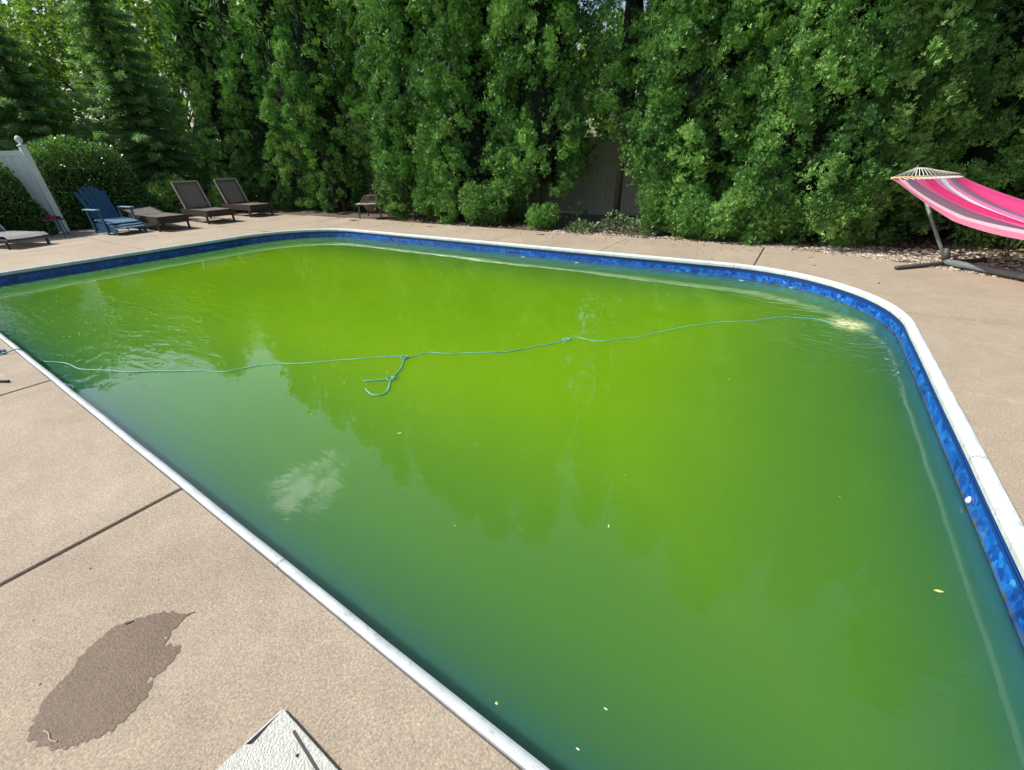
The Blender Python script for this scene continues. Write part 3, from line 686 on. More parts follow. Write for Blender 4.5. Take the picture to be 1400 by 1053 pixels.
# far left: deciduous trees beyond the vinyl fence
leaf_tree(-26.5, 2.6, .8, 6.6, 3.6, 'bright yellow-green leafy tree beyond the white fence at far left', 52, n_bl=110, n_leaf=300, size=.17, trunk_r=.2)
leaf_tree(-25.8, 8.2, .8, 7.4, 3.0, 'mid-green leafy tree behind the spruce, left of the hedge row', 53, n_bl=90, n_leaf=260, size=.16, trunk_r=.2)
leaf_tree(-27.5, -3.0, .8, 6.8, 3.6, 'leafy tree beyond the fence, outermost at the left', 54, n_bl=70, n_leaf=220, size=.2, trunk_r=.2)
for (x_, y_, h_), lab_ in zip(((-49, -9, 12.0), (-48, 0, 12.4), (-46, 9, 11.8), (-42, 18, 12.6), (-36, 26, 13.2)),
        ('far green tree at the left edge, beyond the white fence', 'far green tree showing over the bright leafy tree', 'far green tree showing between the bright leafy tree and the spruces',
         'far green tree showing just right of the tall spruce', 'far green tree showing behind the slim arborvitae')):
    leaf_tree(x_, y_, .3, h_, 6.2, lab_, 80+int(h_*10), n_bl=75, n_leaf=150, size=.42, trunk_r=.25, group='far trees beyond the garden', kr=.2, br=(.7, 1.1))

for (x_, y_, h_), lab_ in zip(((-11, 27, 7.2), (-3.5, 25, 6.6), (4, 27, 7.4)), ('green tree beyond the board fence, seen in chinks left of the fence gap', 'green tree beyond the board fence, just above the bare fence gap', 'green tree beyond the board fence, hidden behind the widest arborvitae')):
    leaf_tree(x_, y_, .2, h_, 4.6, lab_, 140+int(h_*10), n_bl=55, n_leaf=130, size=.34, trunk_r=.18, group='far trees beyond the garden', kr=.2, br=(.7, 1.1))
# spruce: whorls of drooping branches carrying hanging sprays
def spruce(x, y, h, rad, label, seed, z0=.5):
    global rng
    rng = np.random.default_rng(seed); e = empty('spruce', (x, y, 0), 0, label=label, cat='tree'); Vs = []; Ts = []; m_ = MB()
    m_.tube([(0, 0, -.1), (0, 0, h*.5), (0, 0, h)], [.16, .1, .02], 8); z = z0
    while z < h-.3:
        Lb = rad*(1-(z-z0)/(h-z0))**.8*rng.uniform(.85, 1.1)+.15; nb = 9
        for i in range(nb):
            th = (i+rng.uniform(-.3, .3))*math.tau/nb+z*2.3; L_ = Lb*rng.uniform(.75, 1.12); n_ = int(75*L_)+10
            t_ = np.sort(rng.uniform(.12, 1, n_)); dirv = np.array([math.cos(th), math.sin(th), 0]); side = np.array([-math.sin(th), math.cos(th), 0])
            cz = z+L_*(-.38*t_+.16*t_**3)
            sp_ = (1-t_)*.42*L_*rng.uniform(-1, 1, n_)*.7
            P = dirv*(L_*t_)[:, None]+side*sp_[:, None]+np.array([0, 0, 1])*(cz+rng.normal(0, .035, n_)-np.abs(sp_)*.25)[:, None]
            g = dirv*.75+side*(np.sign(sp_)*.5)[:, None]+np.array([0, 0, -.35])+rng.normal(0, .25, (n_, 3)); g /= np.linalg.norm(g, axis=1, keepdims=True)
            r = rng.normal(0, 1, (n_, 3))*.5+np.array([0, 0, 1]); x_ = np.cross(g, r); x_ /= np.linalg.norm(x_, axis=1, keepdims=True)
            V, F = blades(P, x_, g, np.cross(x_, g), .2, 5, 2.0, .15); Vs.append(V); Ts.append(np.repeat(np.clip(rng.normal(.35, .15, n_)+.35*t_**4, 0, 1), 15))
            m_.tube([(0, 0, z), tuple(dirv*L_*.5+np.array([0, 0, z-.17*L_])), tuple(dirv*L_*.95+np.array([0, 0, z-.22*L_]))], [.03, .018, .006], 4, False)
        z += rng.uniform(.27, .36)
    V = np.concatenate(Vs); np_mesh('crown', V, np.arange(len(V)).reshape(-1, 3), M['spruce'], np.concatenate(Ts), e); m_.build('trunk', M['trunk'], e); return e
spruce(-20.6, 7.3, 7.3, 2.5, 'spruce with drooping branches behind the lounge chairs', 61)
spruce(-22.6, 5.0, 6.2, 2.2, 'smaller spruce above the clipped box hedge', 62)

# clipped hedges
def box_hedge(x, y, sx, sy, h, label, seed, rz=0, n_=42000, size=.07):
    global rng
    rng = np.random.default_rng(seed); e = empty('clipped_hedge', (x, y, 0), rz, label=label, cat='hedge')
    d = rng.normal(0, 1, (n_, 3)); d[:, 2] = np.abs(d[:, 2])*1.0; d /= np.linalg.norm(d, axis=1, keepdims=True)
    pw = 2.4; k_ = (np.abs(d)**pw).sum(1)**(-1/pw); P = d*k_[:, None]
    low = rng.uniform(size=n_) < .45; P[low, 2] *= rng.uniform(0, 1, low.sum())
    wob = 1+.05*np.sin(P[:, :1]*7+seed)*np.cos(P[:, 1:2]*6)+.05*np.sin(P[:, 2:3]*9)
    P = P*wob*rng.uniform(.86, 1.03, n_)[:, None]*np.array([sx/2, sy/2, h])
    x_, g, _z = rot_frames(n_, .1, d); V, F = quads(P, x_, g, size, .38)
    np_mesh('foliage', V, F, M['hedge'], np.repeat(np.clip(rng.normal(.45, .25, n_)+.25*(d[:, 2] > .75), 0, 1), 4), e)  # top leaves toned lighter: sunlight on the hedge top painted in
    m_ = MB(); m_.box((0, 0, h*.36), (sx*.6, sy*.62, h*.68), None, .25); m_.build('inner_branches', M['core'], e); return e
box_hedge(-18.2, 4.45, 2.0, 3.1, 2.15, 'clipped box hedge behind the blue lounge chair', 71, .25)
box_hedge(-16.8, 2.2, .9, 1.7, 1.72, 'dark clipped shrub in front of the white fence at far left', 72, .1, n_=18000)
lump_bush(-18.4, 6.6, .8, 1.3, 'dark bush between the box hedge and the brown chaises', 73, mat_='hedge', n_l=10, size=.1, k=4, dens=.5)
lump_bush(-17.6, 8.0, .7, 1.2, 'dark bush in the corner behind the brown chaises', 74, mat_='hedge', n_l=10, size=.1, k=4, dens=.5)

# ------------------------------------------------------------------ fences
def board_fence(x0, x1, y, label):
    e = empty('wooden_fence', ((x0+x1)/2, y, 0), 0, label=label, cat='fence'); ox = (x0+x1)/2
    pitch = .1385; n_ = int((x1-x0)/pitch); meshes = []
    for k in range(4):
        m_ = MB(); top = 1.83; w_ = .135; m_.prism([(-w_/2, -.011), (w_/2, -.011), (w_/2, .011), (-w_/2, .011)], .03, top+rnd.uniform(-.004, .004))
        bmesh.ops.bevel(m_.bm, geom=[e_ for e_ in m_.bm.edges if abs(e_.verts[0].co.x-e_.verts[1].co.x) < 1e-4 and abs(e_.verts[0].co.y-e_.verts[1].co.y) < 1e-4], offset=.003, segments=1, affect='EDGES')
        o_ = m_.build('board', M['fence'], e); meshes.append(o_.data); bpy.data.objects.remove(o_)
    for i in range(n_):
        o_ = bpy.data.objects.new('board', meshes[i % 4]); o_.location = (x0-ox+pitch*(i+.5), rnd.uniform(-.003, .003), 0); o_.rotation_euler = (0, rnd.uniform(-.004, .004), 0); link(o_, e)
    for z, hh in ((1.36, .05), (1.86, .05), (.25, .05)):
        MB().box((0, -.024, z), (x1-x0, .022, hh), None, .006).build('rail', M['fence'], e)
    x = x0
    while x <= x1+.01:
        MB().box((x-ox, .045, .97), (.1, .06, 1.94), None, .008).build('post', M['fence'], e); x += 2.4
    return e
board_fence(-19.2, -7.2, 11.95, 'wooden board fence behind the left part of the tree row')
board_fence(-7.18, 4.82, 11.95, 'wooden board fence seen bare in the gap between trees')

vf = empty('vinyl_fence', (-16.9, 3.3, 0), 0, label='white vinyl privacy fence at the far left, beside the box hedge', cat='fence')
def vin(p0, p1):
    d = Vector((p1[0]-p0[0], p1[1]-p0[1], 0)); L_ = d.length; d.normalize(); n_ = int(L_/.16); pr = Vector(p0)
    for i in range(n_):
        c = Vector((p0[0], p0[1], 0))+d*(L_*(i+.5)/n_)
        MB().bar(c+Vector((0, 0, .12)), c+Vector((0, 0, 1.86)), .022, L_/n_-.012, .003, up=d).build('plank', M['vinyl'], vf)
    for z in (.1, 1.9): MB().bar((p0[0], p0[1], z), (p1[0], p1[1], z), .05, .12, .008).build('rail', M['vinyl'], vf)
def vpost(x, y, h=2.05):
    m_ = MB(); m_.box((x, y, h/2), (.13, .13, h), None, .008); m_.build('post', M['vinyl'], vf)
    m_ = MB(); m_.box((x, y, h+.02), (.16, .16, .03), None, .004); m_.lathe([(.055, .035), (.03, .06), (.07, .12), (.075, .16), (.05, .21), (.01, .235)], (x, y, h), 12); m_.build('post_cap', M['vinyl'], vf)
PA = (.0, .0); PB = (-1.1, -1.6); PC = (-2.2, -3.2)
vin(PA, PB); vin(PB, PC); vpost(*PA); vpost(*PB); vpost(*PC)

# ------------------------------------------------------------------ lounge furniture
def chaise(x, y, rz, back_ang, label, frame, top, edge, L_=2.15, W_=.74, seat_z=.33, group=None, skirt=.17, name='chaise_lounge'):
    """+x is the foot end; local origin under the seat middle"""
    e = empty(name, (x, y, 0), rz, label=label, cat='lounge chair', group=group)
    hinge = -.42; xf = L_*.5
    m_ = MB()
    for s in (-1, 1): m_.box(((hinge+xf)/2-.2, s*(W_/2-.02), seat_z-.05), (xf-hinge+.4, .045, skirt), None, .01)
    m_.box((xf-.02, 0, seat_z-.05), (.045, W_-.08, skirt), None, .01); m_.box((hinge-.38, 0, seat_z-.05), (.045, W_-.08, skirt), None, .01)
    m_.build('frame', M[frame], e)
    m_ = MB(); P = []
    for i in range(15):
        t_ = i/14; P.append([(hinge+(xf-hinge+.02)*t_, (j/6-.5)*(W_-.03), seat_z+.025-.012*math.sin(math.pi*j/6)+(.006 if i % 2 else 0)-(.05 if i == 14 else 0)) for j in range(7)])
    m_.grid(P); r_ = bmesh.ops.solidify(m_.bm, geom=m_.bm.faces[:], thickness=.03); m_.build('seat', M[top], e, True)
    a = math.radians(back_ang); LB = .82
    bx = lambda t_: (hinge-.01-math.cos(a)*LB*t_, seat_z+.03+math.sin(a)*LB*t_)
    m_ = MB(); P = []
    for i in range(12):
        X_, Z_ = bx(i/11); P.append([(X_+.01*math.sin(math.pi*j/6)*math.sin(a), (j/6-.5)*(W_-.08), Z_-.01*math.sin(math.pi*j/6)) for j in range(7)])
    m_.grid(P); bmesh.ops.solidify(m_.bm, geom=m_.bm.faces[:], thickness=.025); bk = m_.build('backrest', M[top], e, True)
    m_ = MB(); A_ = bx(0); B_ = bx(1.02)
    for s in (-1, 1): m_.bar((A_[0], s*(W_/2-.025), A_[1]), (B_[0], s*(W_/2-.025), B_[1]), .04, .045, .01)
    m_.bar((B_[0], -W_/2+.045, B_[1]), (B_[0], W_/2-.045, B_[1]), .045, .04, .01); m_.build('back_frame', M[edge], bk)
    if back_ang > 15:
        for s in (-1, 1):
            C_ = bx(.55); MB().bar((C_[0], s*(W_/2-.06), C_[1]-.02), (hinge-.36, s*(W_/2-.06), seat_z-.06), .02, .02).build('prop', M[frame], e)
    for lx in (hinge-.34, xf-.14):
        for s in (-1, 1): MB().box((lx, s*(W_/2-.02), (seat_z-.11)/2), (.05, .05, seat_z-.11), None, .008).build('leg', M[frame], e)
    return e
g_ = 'brown wicker chaises lined up by the hedge'
chaise(-15.35, 6.25, -.05, 62, 'brown chaise with raised back, left of the two upright ones', 'wicker', 'sling', 'wicker_light', group=g_)
chaise(-15.85, 7.7, -.02, 62, 'brown chaise with raised back, nearest the tall arborvitae', 'wicker', 'sling', 'wicker_light', group=g_)
chaise(-15.0, 4.85, .0, 9, 'dark brown chaise lying flat beside the blue lounge chair', 'wicker', 'sling', 'wicker', group=g_)
chaise(-15.35, 1.85, .28, 50, 'pale grey low chaise at the far left edge', 'steel_dark', 'grey_sling', 'grey_sling', seat_z=.24, skirt=.04)

# blue slatted lounge chair
bc = empty('blue_lounge_chair', (-15.0, 3.95, 0), .12, label='blue slatted lounge chair with rounded back and pale blue seat', cat='lounge chair')
for i in range(6):
    t_ = (i-2.5)/2.5; y_ = t_*.27; topz = 1.12-.13*t_*t_
    MB().bar((-.32, y_*.8, .26), (-.72, y_*1.05, topz), .092, .02, .006, up=(1, 0, .3)).build('back_slat', M['blue_plastic'], bc)
for z_, x_ in ((.42, -.41), (.85, -.63)): MB().bar((x_, -.3, z_), (x_, .3, z_), .03, .06, .005).build('back_rail', M['blue_plastic'], bc)
for i in range(8):
    x_ = -.26+.122*i; z_ = .34-.012*i if i < 6 else .27-.05*(i-5)
    MB().box((x_, 0, z_), (.116, .66, .026), None, .008).build('seat_slat', M['blue_pale'], bc)
for s in (-1, 1):
    MB().bar((-.5, s*.31, .18), (.62, s*.31, .15), .03, .20, .01).build('side_rail', M['blue_plastic'], bc)
    MB().box((-.1, s*.37, .60), (.68, .12, .024), None, .01).build('armrest', M['blue_pale'], bc)
    MB().box((.2, s*.345, .29), (.09, .03, .58), None, .006).build('leg', M['blue_plastic'], bc)
    MB().bar((-.42, s*.345, .02), (-.42, s*.345, .59), .03, .08, .006).build('leg', M['blue_plastic'], bc)
    MB().box((.58, s*.31, .11), (.07, .028, .2), None, .006).build('leg', M['blue_plastic'], bc)

# small side table with red towel
tb = empty('side_table', (-15.75, 2.95, 0), .1, label='small dark side table left of the blue lounge chair', cat='side table')
MB().lathe([(.2, .40), (.215, .41), (.215, .425), (.2, .43)]).build('tabletop', M['steel_dark'], tb)
for k in range(3):
    a = k*math.tau/3; MB().tube([(.16*math.cos(a), .16*math.sin(a), .40), (.19*math.cos(a), .19*math.sin(a), 0)], .011, 6).build('leg', M['steel_dark'], tb)
m_ = MB(); P = []
for i in range(9): P.append([(-.12+.03*i+.01*math.sin(j*2), -.14+.035*j, .455+.025*math.sin(i*1.7+j)+.03*math.exp(-((i-4)**2+(j-4)**2)/8)) for j in range(9)])
m_.grid(P); bmesh.ops.solidify(m_.bm, geom=m_.bm.faces[:], thickness=.018)
o = m_.build('towel', M['red'], smooth=True); o.location = (-15.75, 2.95, 0); tag(o, 'crumpled red towel on the small dark side table', 'towel')

# fire pit
fp = empty('fire_pit', (-10.75, 8.85, 0), .5, label='small square rusty fire pit with domed lid in front of the hedge', cat='fire pit')
m_ = MB()
for s in (-1, 1): m_.box((0, s*.31, .40), (.74, .12, .025), None, .005); m_.box((s*.31, 0, .40), (.12, .50, .025), None, .005)
m_.build('rim', M['rust_pale'], fp)
MB().lathe([(.10, .16), (.22, .22), (.26, .33), (.265, .385), (.25, .385)], seg=24).build('bowl', M['rust'], fp, True)
m_ = MB()
for a_, b_ in (((.27, .42), (.15, .60)), ((-.27, .42), (-.15, .60))):
    for s in (-1, 1): m_.bar((a_[0], s*.27, .42), (b_[0], s*.15, .6), .018, .018)
for z_, r_ in ((.42, .27), (.48, .23), (.54, .19), (.6, .15)):
    for s in (-1, 1): m_.bar((-r_, s*r_, z_), (r_, s*r_, z_), .012, .012); m_.bar((s*r_, -r_, z_), (s*r_, r_, z_), .012, .012)
for k in range(-5, 6):
    for s in (-1, 1): m_.bar((k*.05, s*.27, .42), (k*.028, s*.15, .6), .006, .006); m_.bar((s*.27, k*.05, .42), (s*.15, k*.028, .6), .006, .006)
m_.box((0, 0, .605), (.32, .32, .015)); m_.box((0, 0, .64), (.1, .03, .05), None, .005); m_.build('lid', M['rust'], fp)
for sx in (-1, 1):
    for sy in (-1, 1): MB().bar((sx*.30, sy*.30, .39), (sx*.33, sy*.33, 0), .035, .035, .004).build('leg', M['rust'], fp)

# ------------------------------------------------------------------ hammock on its stand
F0 = Vector((1.79, 7.99, 0)); ang = math.radians(-45); AX = Vector((math.cos(ang), math.sin(ang), 0)); PE = Vector((-AX.y, AX.x, 0))
hs = empty('hammock_stand', tuple(F0), 0, label='grey steel hammock stand with cross feet at the deck corner', cat='hammock stand')
LB_ = 3.1
z0_ = Vector((0, 0, 1))
MB().tube([z0_*.05, AX*LB_*.5+z0_*.05, AX*LB_+z0_*.05], .042, 12).build('base_tube', M['steel'], hs, True)
for q in (0, LB_): MB().tube([AX*q-PE*.80+z0_*.03, AX*q+PE*.72+z0_*.03], .026, 10).build('cross_foot', M['steel_dark'], hs, True)
RI = -AX*.86+z0_*1.14; RI2 = AX*(LB_+.86)+z0_*1.13
for P0, P1, q in ((Vector((0, 0, .06)), RI, -1), (AX*LB_+z0_*.06, RI2, 1)):
    MB().tube([P0, P0.lerp(P1, .45), P1+z0_*.03], .021, 10).build('upright', M['steel'], hs, True)
    MB().tube([P0+AX*(-.0)+z0_*.0, P0+z0_*.16+AX*q*.05], .038, 10).build('sleeve', M['steel_dark'], hs, True)
    m_ = MB(); m_.tube([P1+AX*q*-.0+z0_*.01, P1-AX*q*.05+z0_*-.02, P1-AX*q*.07+z0_*.02], .006, 6); m_.build('hook', M['steel'], hs)
hk = empty('hammock', tuple(F0), 0, label='pink striped fabric hammock with wooden spreader bar, hung above the deck corner', cat='hammock')
def fab(u, v):  # u 0..1 along, v -.5...5 across
    s0, s1 = -.50, LB_+.50; sag = 1-(2*u-1)**2
    w_ = 1.18*(1-.06*sag); cv = .13*abs(2*v)**3; s = (s0-cv)+(s1-s0+2*cv)*u
    z = 1.045-.40*sag-.13*sag**.5*(1-(2*v)**2)-.035*math.sin(v*9+u*3)*sag-.026*math.sin(v*26+u*7)*sag**.5-.012*math.sin(v*55-u*9)*sag**.5
    if v < 0: z -= .12*(-v*2)**2*min(1, u*5)
    return AX*s+PE*(v*w_)+z0_*z
m_ = MB(); uvl = m_.bm.loops.layers.uv.new('UVMap'); NU, NV = 40, 28
VV = [[m_.bm.verts.new(fab(i/NU, j/NV-.5)) for j in range(NV+1)] for i in range(NU+1)]
for i in range(NU):
    for j in range(NV):
        f_ = m_.bm.faces.new((VV[i][j], VV[i+1][j], VV[i+1][j+1], VV[i][j+1]))
        for l_, (a, b_) in zip(f_.loops, ((i, j), (i+1, j), (i+1, j+1), (i, j+1))): l_[uvl].uv = (a/NU, b_/NV)
fm = mat('striped_cotton', (.7, .1, .2), .85); nt, b = nodes(fm); uv = N(nt, 'ShaderNodeUVMap'); sp_ = N(nt, 'ShaderNodeSeparateXYZ'); nt.links.new(uv.outputs[0], sp_.inputs[0])
r_ = ramp(nt, sp_.outputs[1], [(0, (.60, .18, .28)), (.05, (.68, .42, .50)), (.09, (.17, .10, .15)), (.19, (.62, .10, .24)), (.30, (.62, .03, .15)), (.42, (.66, .22, .42)), (.50, (.74, .62, .70)), (.58, (.62, .18, .40)), (.64, (.20, .16, .22)), (.74, (.64, .05, .20)), (.90, (.66, .08, .27))]); r_.color_ramp.interpolation = 'CONSTANT'
wv = noise(nt, 90, 3, .6, vec=uv.outputs[0]); cc = mixrgb(nt, .4, r_.outputs[0], ramp(nt, wv.outputs['Fac'], [(.3, (.7, .7, .7)), (.7, (1.2, 1.2, 1.2))]).outputs[0], 'MULTIPLY'); nt.links.new(cc, b.inputs['Base Color'])
bump(nt, b, wv.outputs['Fac'], .004)
tr = N(nt, 'ShaderNodeBsdfTranslucent'); nt.links.new(cc, tr.inputs[0]); mxs = N(nt, 'ShaderNodeMixShader'); mxs.inputs[0].default_value = .3; o_ = nt.nodes['Material Output']
nt.links.new(b.outputs[0], mxs.inputs[1]); nt.links.new(tr.outputs[0], mxs.inputs[2]); nt.links.new(mxs.outputs[0], o_.inputs[0])
m_.build('fabric', fm, hk, True)
for q, ring_, u0 in ((-1, RI, 0), (1, RI2, 1)):
    bc_ = AX*(-.66 if q < 0 else LB_+.66)+z0_*1.065
    MB().tube([bc_-PE*.60, bc_+PE*.60], .017, 10).build('spreader_bar', M['wood'], hk, True)
    rc = ring_+z0_*.0+AX*q*(-.02)
    if q < 0:
        pass
    for k in range(17):
        v = k/16-.5; t0 = bc_+PE*v*1.12; MB().tube([rc+z0_*.03, (rc+t0)/2+z0_*(.045+.02*math.cos(v*5)), t0+z0_*.018], .004, 4).build('cord', M['cord'], hk)
        MB().tube([t0-z0_*.0, fab(u0, v)], .004, 4).build('cord', M['cord'], hk)
    m_ = MB(); m_.tube([rc+Vector((0, .03*math.cos(t_), .03+.03*math.sin(t_))) for t_ in np.linspace(0, math.tau, 13)], .005, 6, False); m_.build('ring', M['steel'], hk)

# ------------------------------------------------------------------ gravel and mulch
def tone_mat(name, stops, rough=.8):
    m = mat(name, (.3, .3, .3), rough); nt, b = nodes(m); a = N(nt, 'ShaderNodeAttribute', attribute_name='tone'); nt.links.new(ramp(nt, a.outputs['Fac'], stops).outputs[0], b.inputs['Base Color']); return m
M['gravel'] = tone_mat('river_gravel', [(0, (.12, .10, .08)), (.5, (.32, .27, .21)), (.85, (.45, .39, .32)), (1, (.6, .57, .52))])
M['mulch'] = tone_mat('bark_mulch', [(0, (.05, .03, .02)), (.6, (.15, .09, .055)), (1, (.30, .21, .14))])
pts = []
while len(pts) < 5200:
    x = rng.uniform(.4, 5.2); y = rng.uniform(6.6, 9.3); edge_y = np.interp(x, [.3, 1.2, 1.75, 2.6, 3.4, 5.2], [8.36, 8.07, 7.74, 7.27, 6.87, 6.5])
    if y > edge_y+.02 and rng.uniform() < np.exp(-(y-edge_y)*1.2): pts.append((x, y, -.01))
stones('gravel', pts, .012, .032, M['gravel'])
pts = []
while len(pts) < 2600:
    x = rng.uniform(-4.6, 1.2); y = 8.45+abs(rng.normal(0, .28)); pts.append((x, y, -.01))
stones('gravel', pts, .01, .028, M['gravel'])
pts = [(rng.uniform(-10, 6), rng.uniform(8.5, 10.5), -.005) for _ in range(3600)]
stones('mulch', pts, .012, .035, M['mulch'])

# ------------------------------------------------------------------ rope on the water
rope = [(-6.296,.472),(-5.961,.524),(-5.527,.641),(-5.16,.763),(-4.724,.962),(-4.433,1.148),(-4.143,1.332),(-3.887,1.602),(-3.419,1.979),(-2.953,2.377),(-2.834,2.388),(-2.708,2.574),(-2.376,2.782),(-2.034,3.036),(-1.766,3.435),(-1.615,3.629),(-1.335,3.72),(-1.062,4.029),(-.796,4.437),(-.361,4.881),(.033,5.23),(.30,5.36),(.60,5.30)]
def catmull(P, k=5):
    P = [Vector(p) for p in P]; out_ = []
    for i in range(len(P)-1):
        p0, p1, p2, p3 = P[max(i-1, 0)], P[i], P[i+1], P[min(i+2, len(P)-1)]
        for t_ in range(k):
            t = t_/k; out_.append(.5*((2*p1)+(p2-p0)*t+(2*p0-5*p1+4*p2-p3)*t*t+(3*p1-p0-3*p2+p3)*t**3))
    return out_+[P[-1]]
def zr(x, y): return WZ+.001-.0035*math.sin(x*5.1)*math.cos(y*3)
r3 = [(-5.86, .27, .012), (-5.80, .34, .02), (-5.80, .40, .026), (-5.79, .43, -.01), (-5.78, .47, -.12)]+[(x, y, zr(x, y)) for x, y in rope[1:]]
pts = catmull(r3, 9)
for i_, q_ in enumerate(pts[40:]): q_.x += .008*math.sin(i_*.9)+.016*math.sin(i_*.37+1); q_.y += .016*math.sin(i_*.53+2)+.012*math.sin(i_*.21)
rp = empty('rope', (0, 0, 0), 0, label='thin teal rope floating across the green water to the far corner', cat='rope')
MB().tube(pts, .0056, 7).build('main_line', M['rope'], rp, True)
lp = [(-2.834,2.388),(-2.69,2.203),(-2.604,2.012),(-2.484,1.863),(-2.48,1.783),(-2.551,1.754),(-2.662,1.787)]
MB().tube(catmull([(x, y, WZ+.006) for x, y in lp], 6), .006, 7).build('loose_loop', M['rope'], rp, True)
lp = [(-2.793,1.871),(-2.704,1.938),(-2.631,2.012),(-2.60,2.09)]
MB().tube(catmull([(x, y, WZ+.008) for x, y in lp], 6), .0055, 7).build('loose_end', M['rope'], rp, True)
for kx, ky in ((-2.834, 2.388), (-1.70, 3.53), (-2.62, 2.02)):
    MB().tube([(kx+.05*math.cos(t_)*.6, ky+.03*math.sin(t_), WZ+.01+.006*math.sin(2*t_)) for t_ in np.linspace(0, math.tau, 12)], .006, 6).build('knot', M['rope'], rp, True)
MB().tube(catmull([(-5.86, .27, .012), (-5.93, .22, .012), (-5.99, .27, .012), (-5.92, .33, .012), (-5.84, .30, .016), (-5.90, .24, .02), (-6.1, .2, .012)], 6), .012, 7).build('coiled_end', M['rope_blue'], rp, True)

# floating bits
def bit(x, y, r, m, label, cat='leaf', z=WZ+.002, name='floating_leaf', rz=0, group=None):
    m_ = MB(); n_ = 8; P = []
    top = []
    for i in range(n_):
        a = i*math.tau/n_; q = r*(1 if i % 4 == 0 else .55); top.append((q*math.cos(a), q*math.sin(a)*.6))
    m_.prism(top, 0, .003)
    o_ = m_.build(name, m); o_.location = (x, y, z); o_.rotation_euler = (0, 0, rz); return tag(o_, label, cat, group)
bit(.864, 1.864, .019, M['leaf_float'], 'yellow leaf floating near the right pool wall', rz=.3)
bit(-1.954, 1.492, .016, M['leaf_float'], 'pale leaf floating below the loose rope loop', rz=1)
bit(-.433, 1.472, .012, M['leaf_float'], 'small leaf floating in the middle of the near water', rz=2)
bit(-.148, .723, .007, M['pale_float'], 'tiny pale speck afloat, upper one near the bottom of the photo', 'speck', name='floating_speck')
bit(-.181, .574, .007, M['pale_float'], 'tiny pale speck afloat close to the near coping', 'speck', name='floating_speck')
bit(-.50, 6.74, .035, M['pale_float'], 'white petal floating at the foot of the far wall, left one', 'petal', name='floating_petal')
bit(.12, 6.62, .022, M['pale_float'], 'white petal floating at the foot of the far wall, second', 'petal', name='floating_petal')
bit(.70, 6.26, .026, M['pale_float'], 'white petal of the close pair by the curved far corner, left', 'petal', name='floating_petal')
bit(.77, 6.20, .022, M['pale_float'], 'white petal of the close pair by the curved far corner, right', 'petal', name='floating_petal')
bit(-4.2, 6.74, .04, M['pale_float'], 'white petal floating by the far wall left of the fence gap', 'petal', name='floating_petal')
bit(-3.1, 6.75, .04, M['pale_float'], 'white petal floating by the far wall below the fence gap', 'petal', name='floating_petal')
rngs = np.random.default_rng(5); pts_ = []
while len(pts_) < 170:
    if rngs.uniform() < .6: x = rngs.normal(-6.6, 1.4); y = rngs.normal(1.5, .9)
    else: x = rngs.uniform(X0, X1); y = rngs.uniform(Y0, Y1)
    if not pool_inside(x, y, -.05) or y < Y0+.05: continue
    pts_.append((x, y, WZ))
stones('floating_pollen', pts_, .0025, .007, M['leaf_float'])
# liner fittings
for yy, zz, r_, lab in ((2.57, -.155, .020, 'white fitting screwed to the right pool wall at the waterline'),):
    m_ = MB(); m_.lathe([(r_, 0), (r_, .004), (r_*.6, .010), (r_*.55, .004), (.002, .004)], seg=16); o = m_.build('wall_fitting', M['coping'], smooth=True); o.location = (X1-.002, yy, zz); o.rotation_euler = (0, -math.pi/2, 0); tag(o, lab, 'fitting')

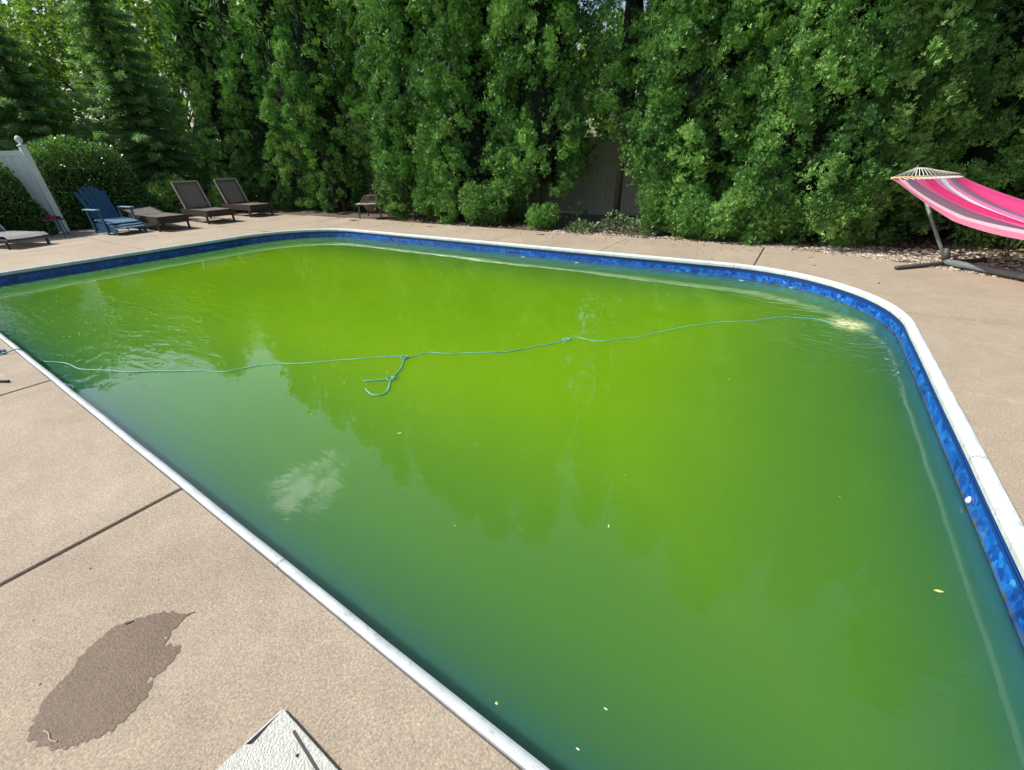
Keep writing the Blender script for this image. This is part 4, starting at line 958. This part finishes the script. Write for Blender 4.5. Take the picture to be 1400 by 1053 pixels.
# ------------------------------------------------------------------ textured white board at the camera's feet
pb = empty('pool_step', (-.95, .1155, -.030), 0, label='corner of a textured white plastic step lying on the deck', cat='step')
MB().prism([(.004, -.004), (.004, -.30), (.60, -.30), (.60, -.004)], .0305, .0352).build('base', M['dark_rubber'], pb)
top_poly = [(0, 0), (.014, -.097), (-.010, -.111), (-.018, -.18), (-.018, -.31), (.62, -.31), (.62, 0)]
m_ = MB(); m_.prism(top_poly, .036, .045); bmesh.ops.bevel(m_.bm, geom=[e_ for e_ in m_.bm.edges if all(v.co.z > .044 for v in e_.verts)], offset=.002, segments=1, affect='EDGES'); m_.build('tread', M['white_plastic'], pb)
MB().bar((-.012, -.110, .035), (-.002, -.006, .035), .003, .008).build('side_trim', M['coping'], pb)
MB().bar((.081, -.016, .0445), (.26, -.036, .0445), .0075, .004).build('groove', M['dark_rubber'], pb)
MB().lathe([(.0042, 0), (.0042, .0035), (.001, .004)], (.143, -.043, .0435), 10).build('screw', M['black'], pb)
MB().bar((.03, -.0045, .0475), (.60, -.0045, .0475), .006, .005, .001).build('raised_lip', M['white_plastic'], pb)

# twigs and crumbs on the deck
def twig(p, m, label, name='twig', cat='twig', r=.003): o_ = MB().tube(catmull([(*q, r) for q in p], 4), r, 5).build(name, m); return tag(o_, label, cat)
twig([(-1.512, -.302), (-1.488, -.296), (-1.462, -.298), (-1.440, -.288)], M['straw'], 'curved straw stalk at the near end of the damp stain', r=.0025)
twig([(-1.700, -.046), (-1.694, -.036), (-1.690, -.026)], M['black'], 'short black twig on the far rim of the damp stain', r=.0025)
twig([(-1.545, .088), (-1.545, .100), (-1.536, .112)], M['straw'], 'tiny stalk at the pointed tip of the damp stain', r=.0025)
twig([(-5.12, .12), (-5.02, .16), (-4.95, .20)], M['black'], 'black twig on the deck beside the rope end', r=.011)
twig([(-.30, .355), (-.28, .362), (-.27, .345)], M['black'], 'dark twig beside the near coping at the bottom of the photo', r=.004)
rng = np.random.default_rng(99)
pts = []
while len(pts) < 900:
    x = rng.uniform(-8, 3.2); y = rng.uniform(-.9, 8.3)
    if not pool_inside(x, y, CW+.02) and not (y < .42 and x > -1.0): pts.append((x, y, .001))
stones('deck_grit', pts, .0015, .005, M['gravel'])
pts = []
while len(pts) < 260:
    x = rng.uniform(-13, 3.2); y = 8.4-abs(rng.normal(0, .35)) if rng.uniform() < .7 else rng.uniform(-.5, 8.3)
    if not pool_inside(x, y, CW+.05) and not (y < .42 and x > -2.6) and not (x > 1 and y > 7.6): pts.append((x, y, .002))
stones('fallen_leaf_litter', pts, .008, .02, M['mulch'])
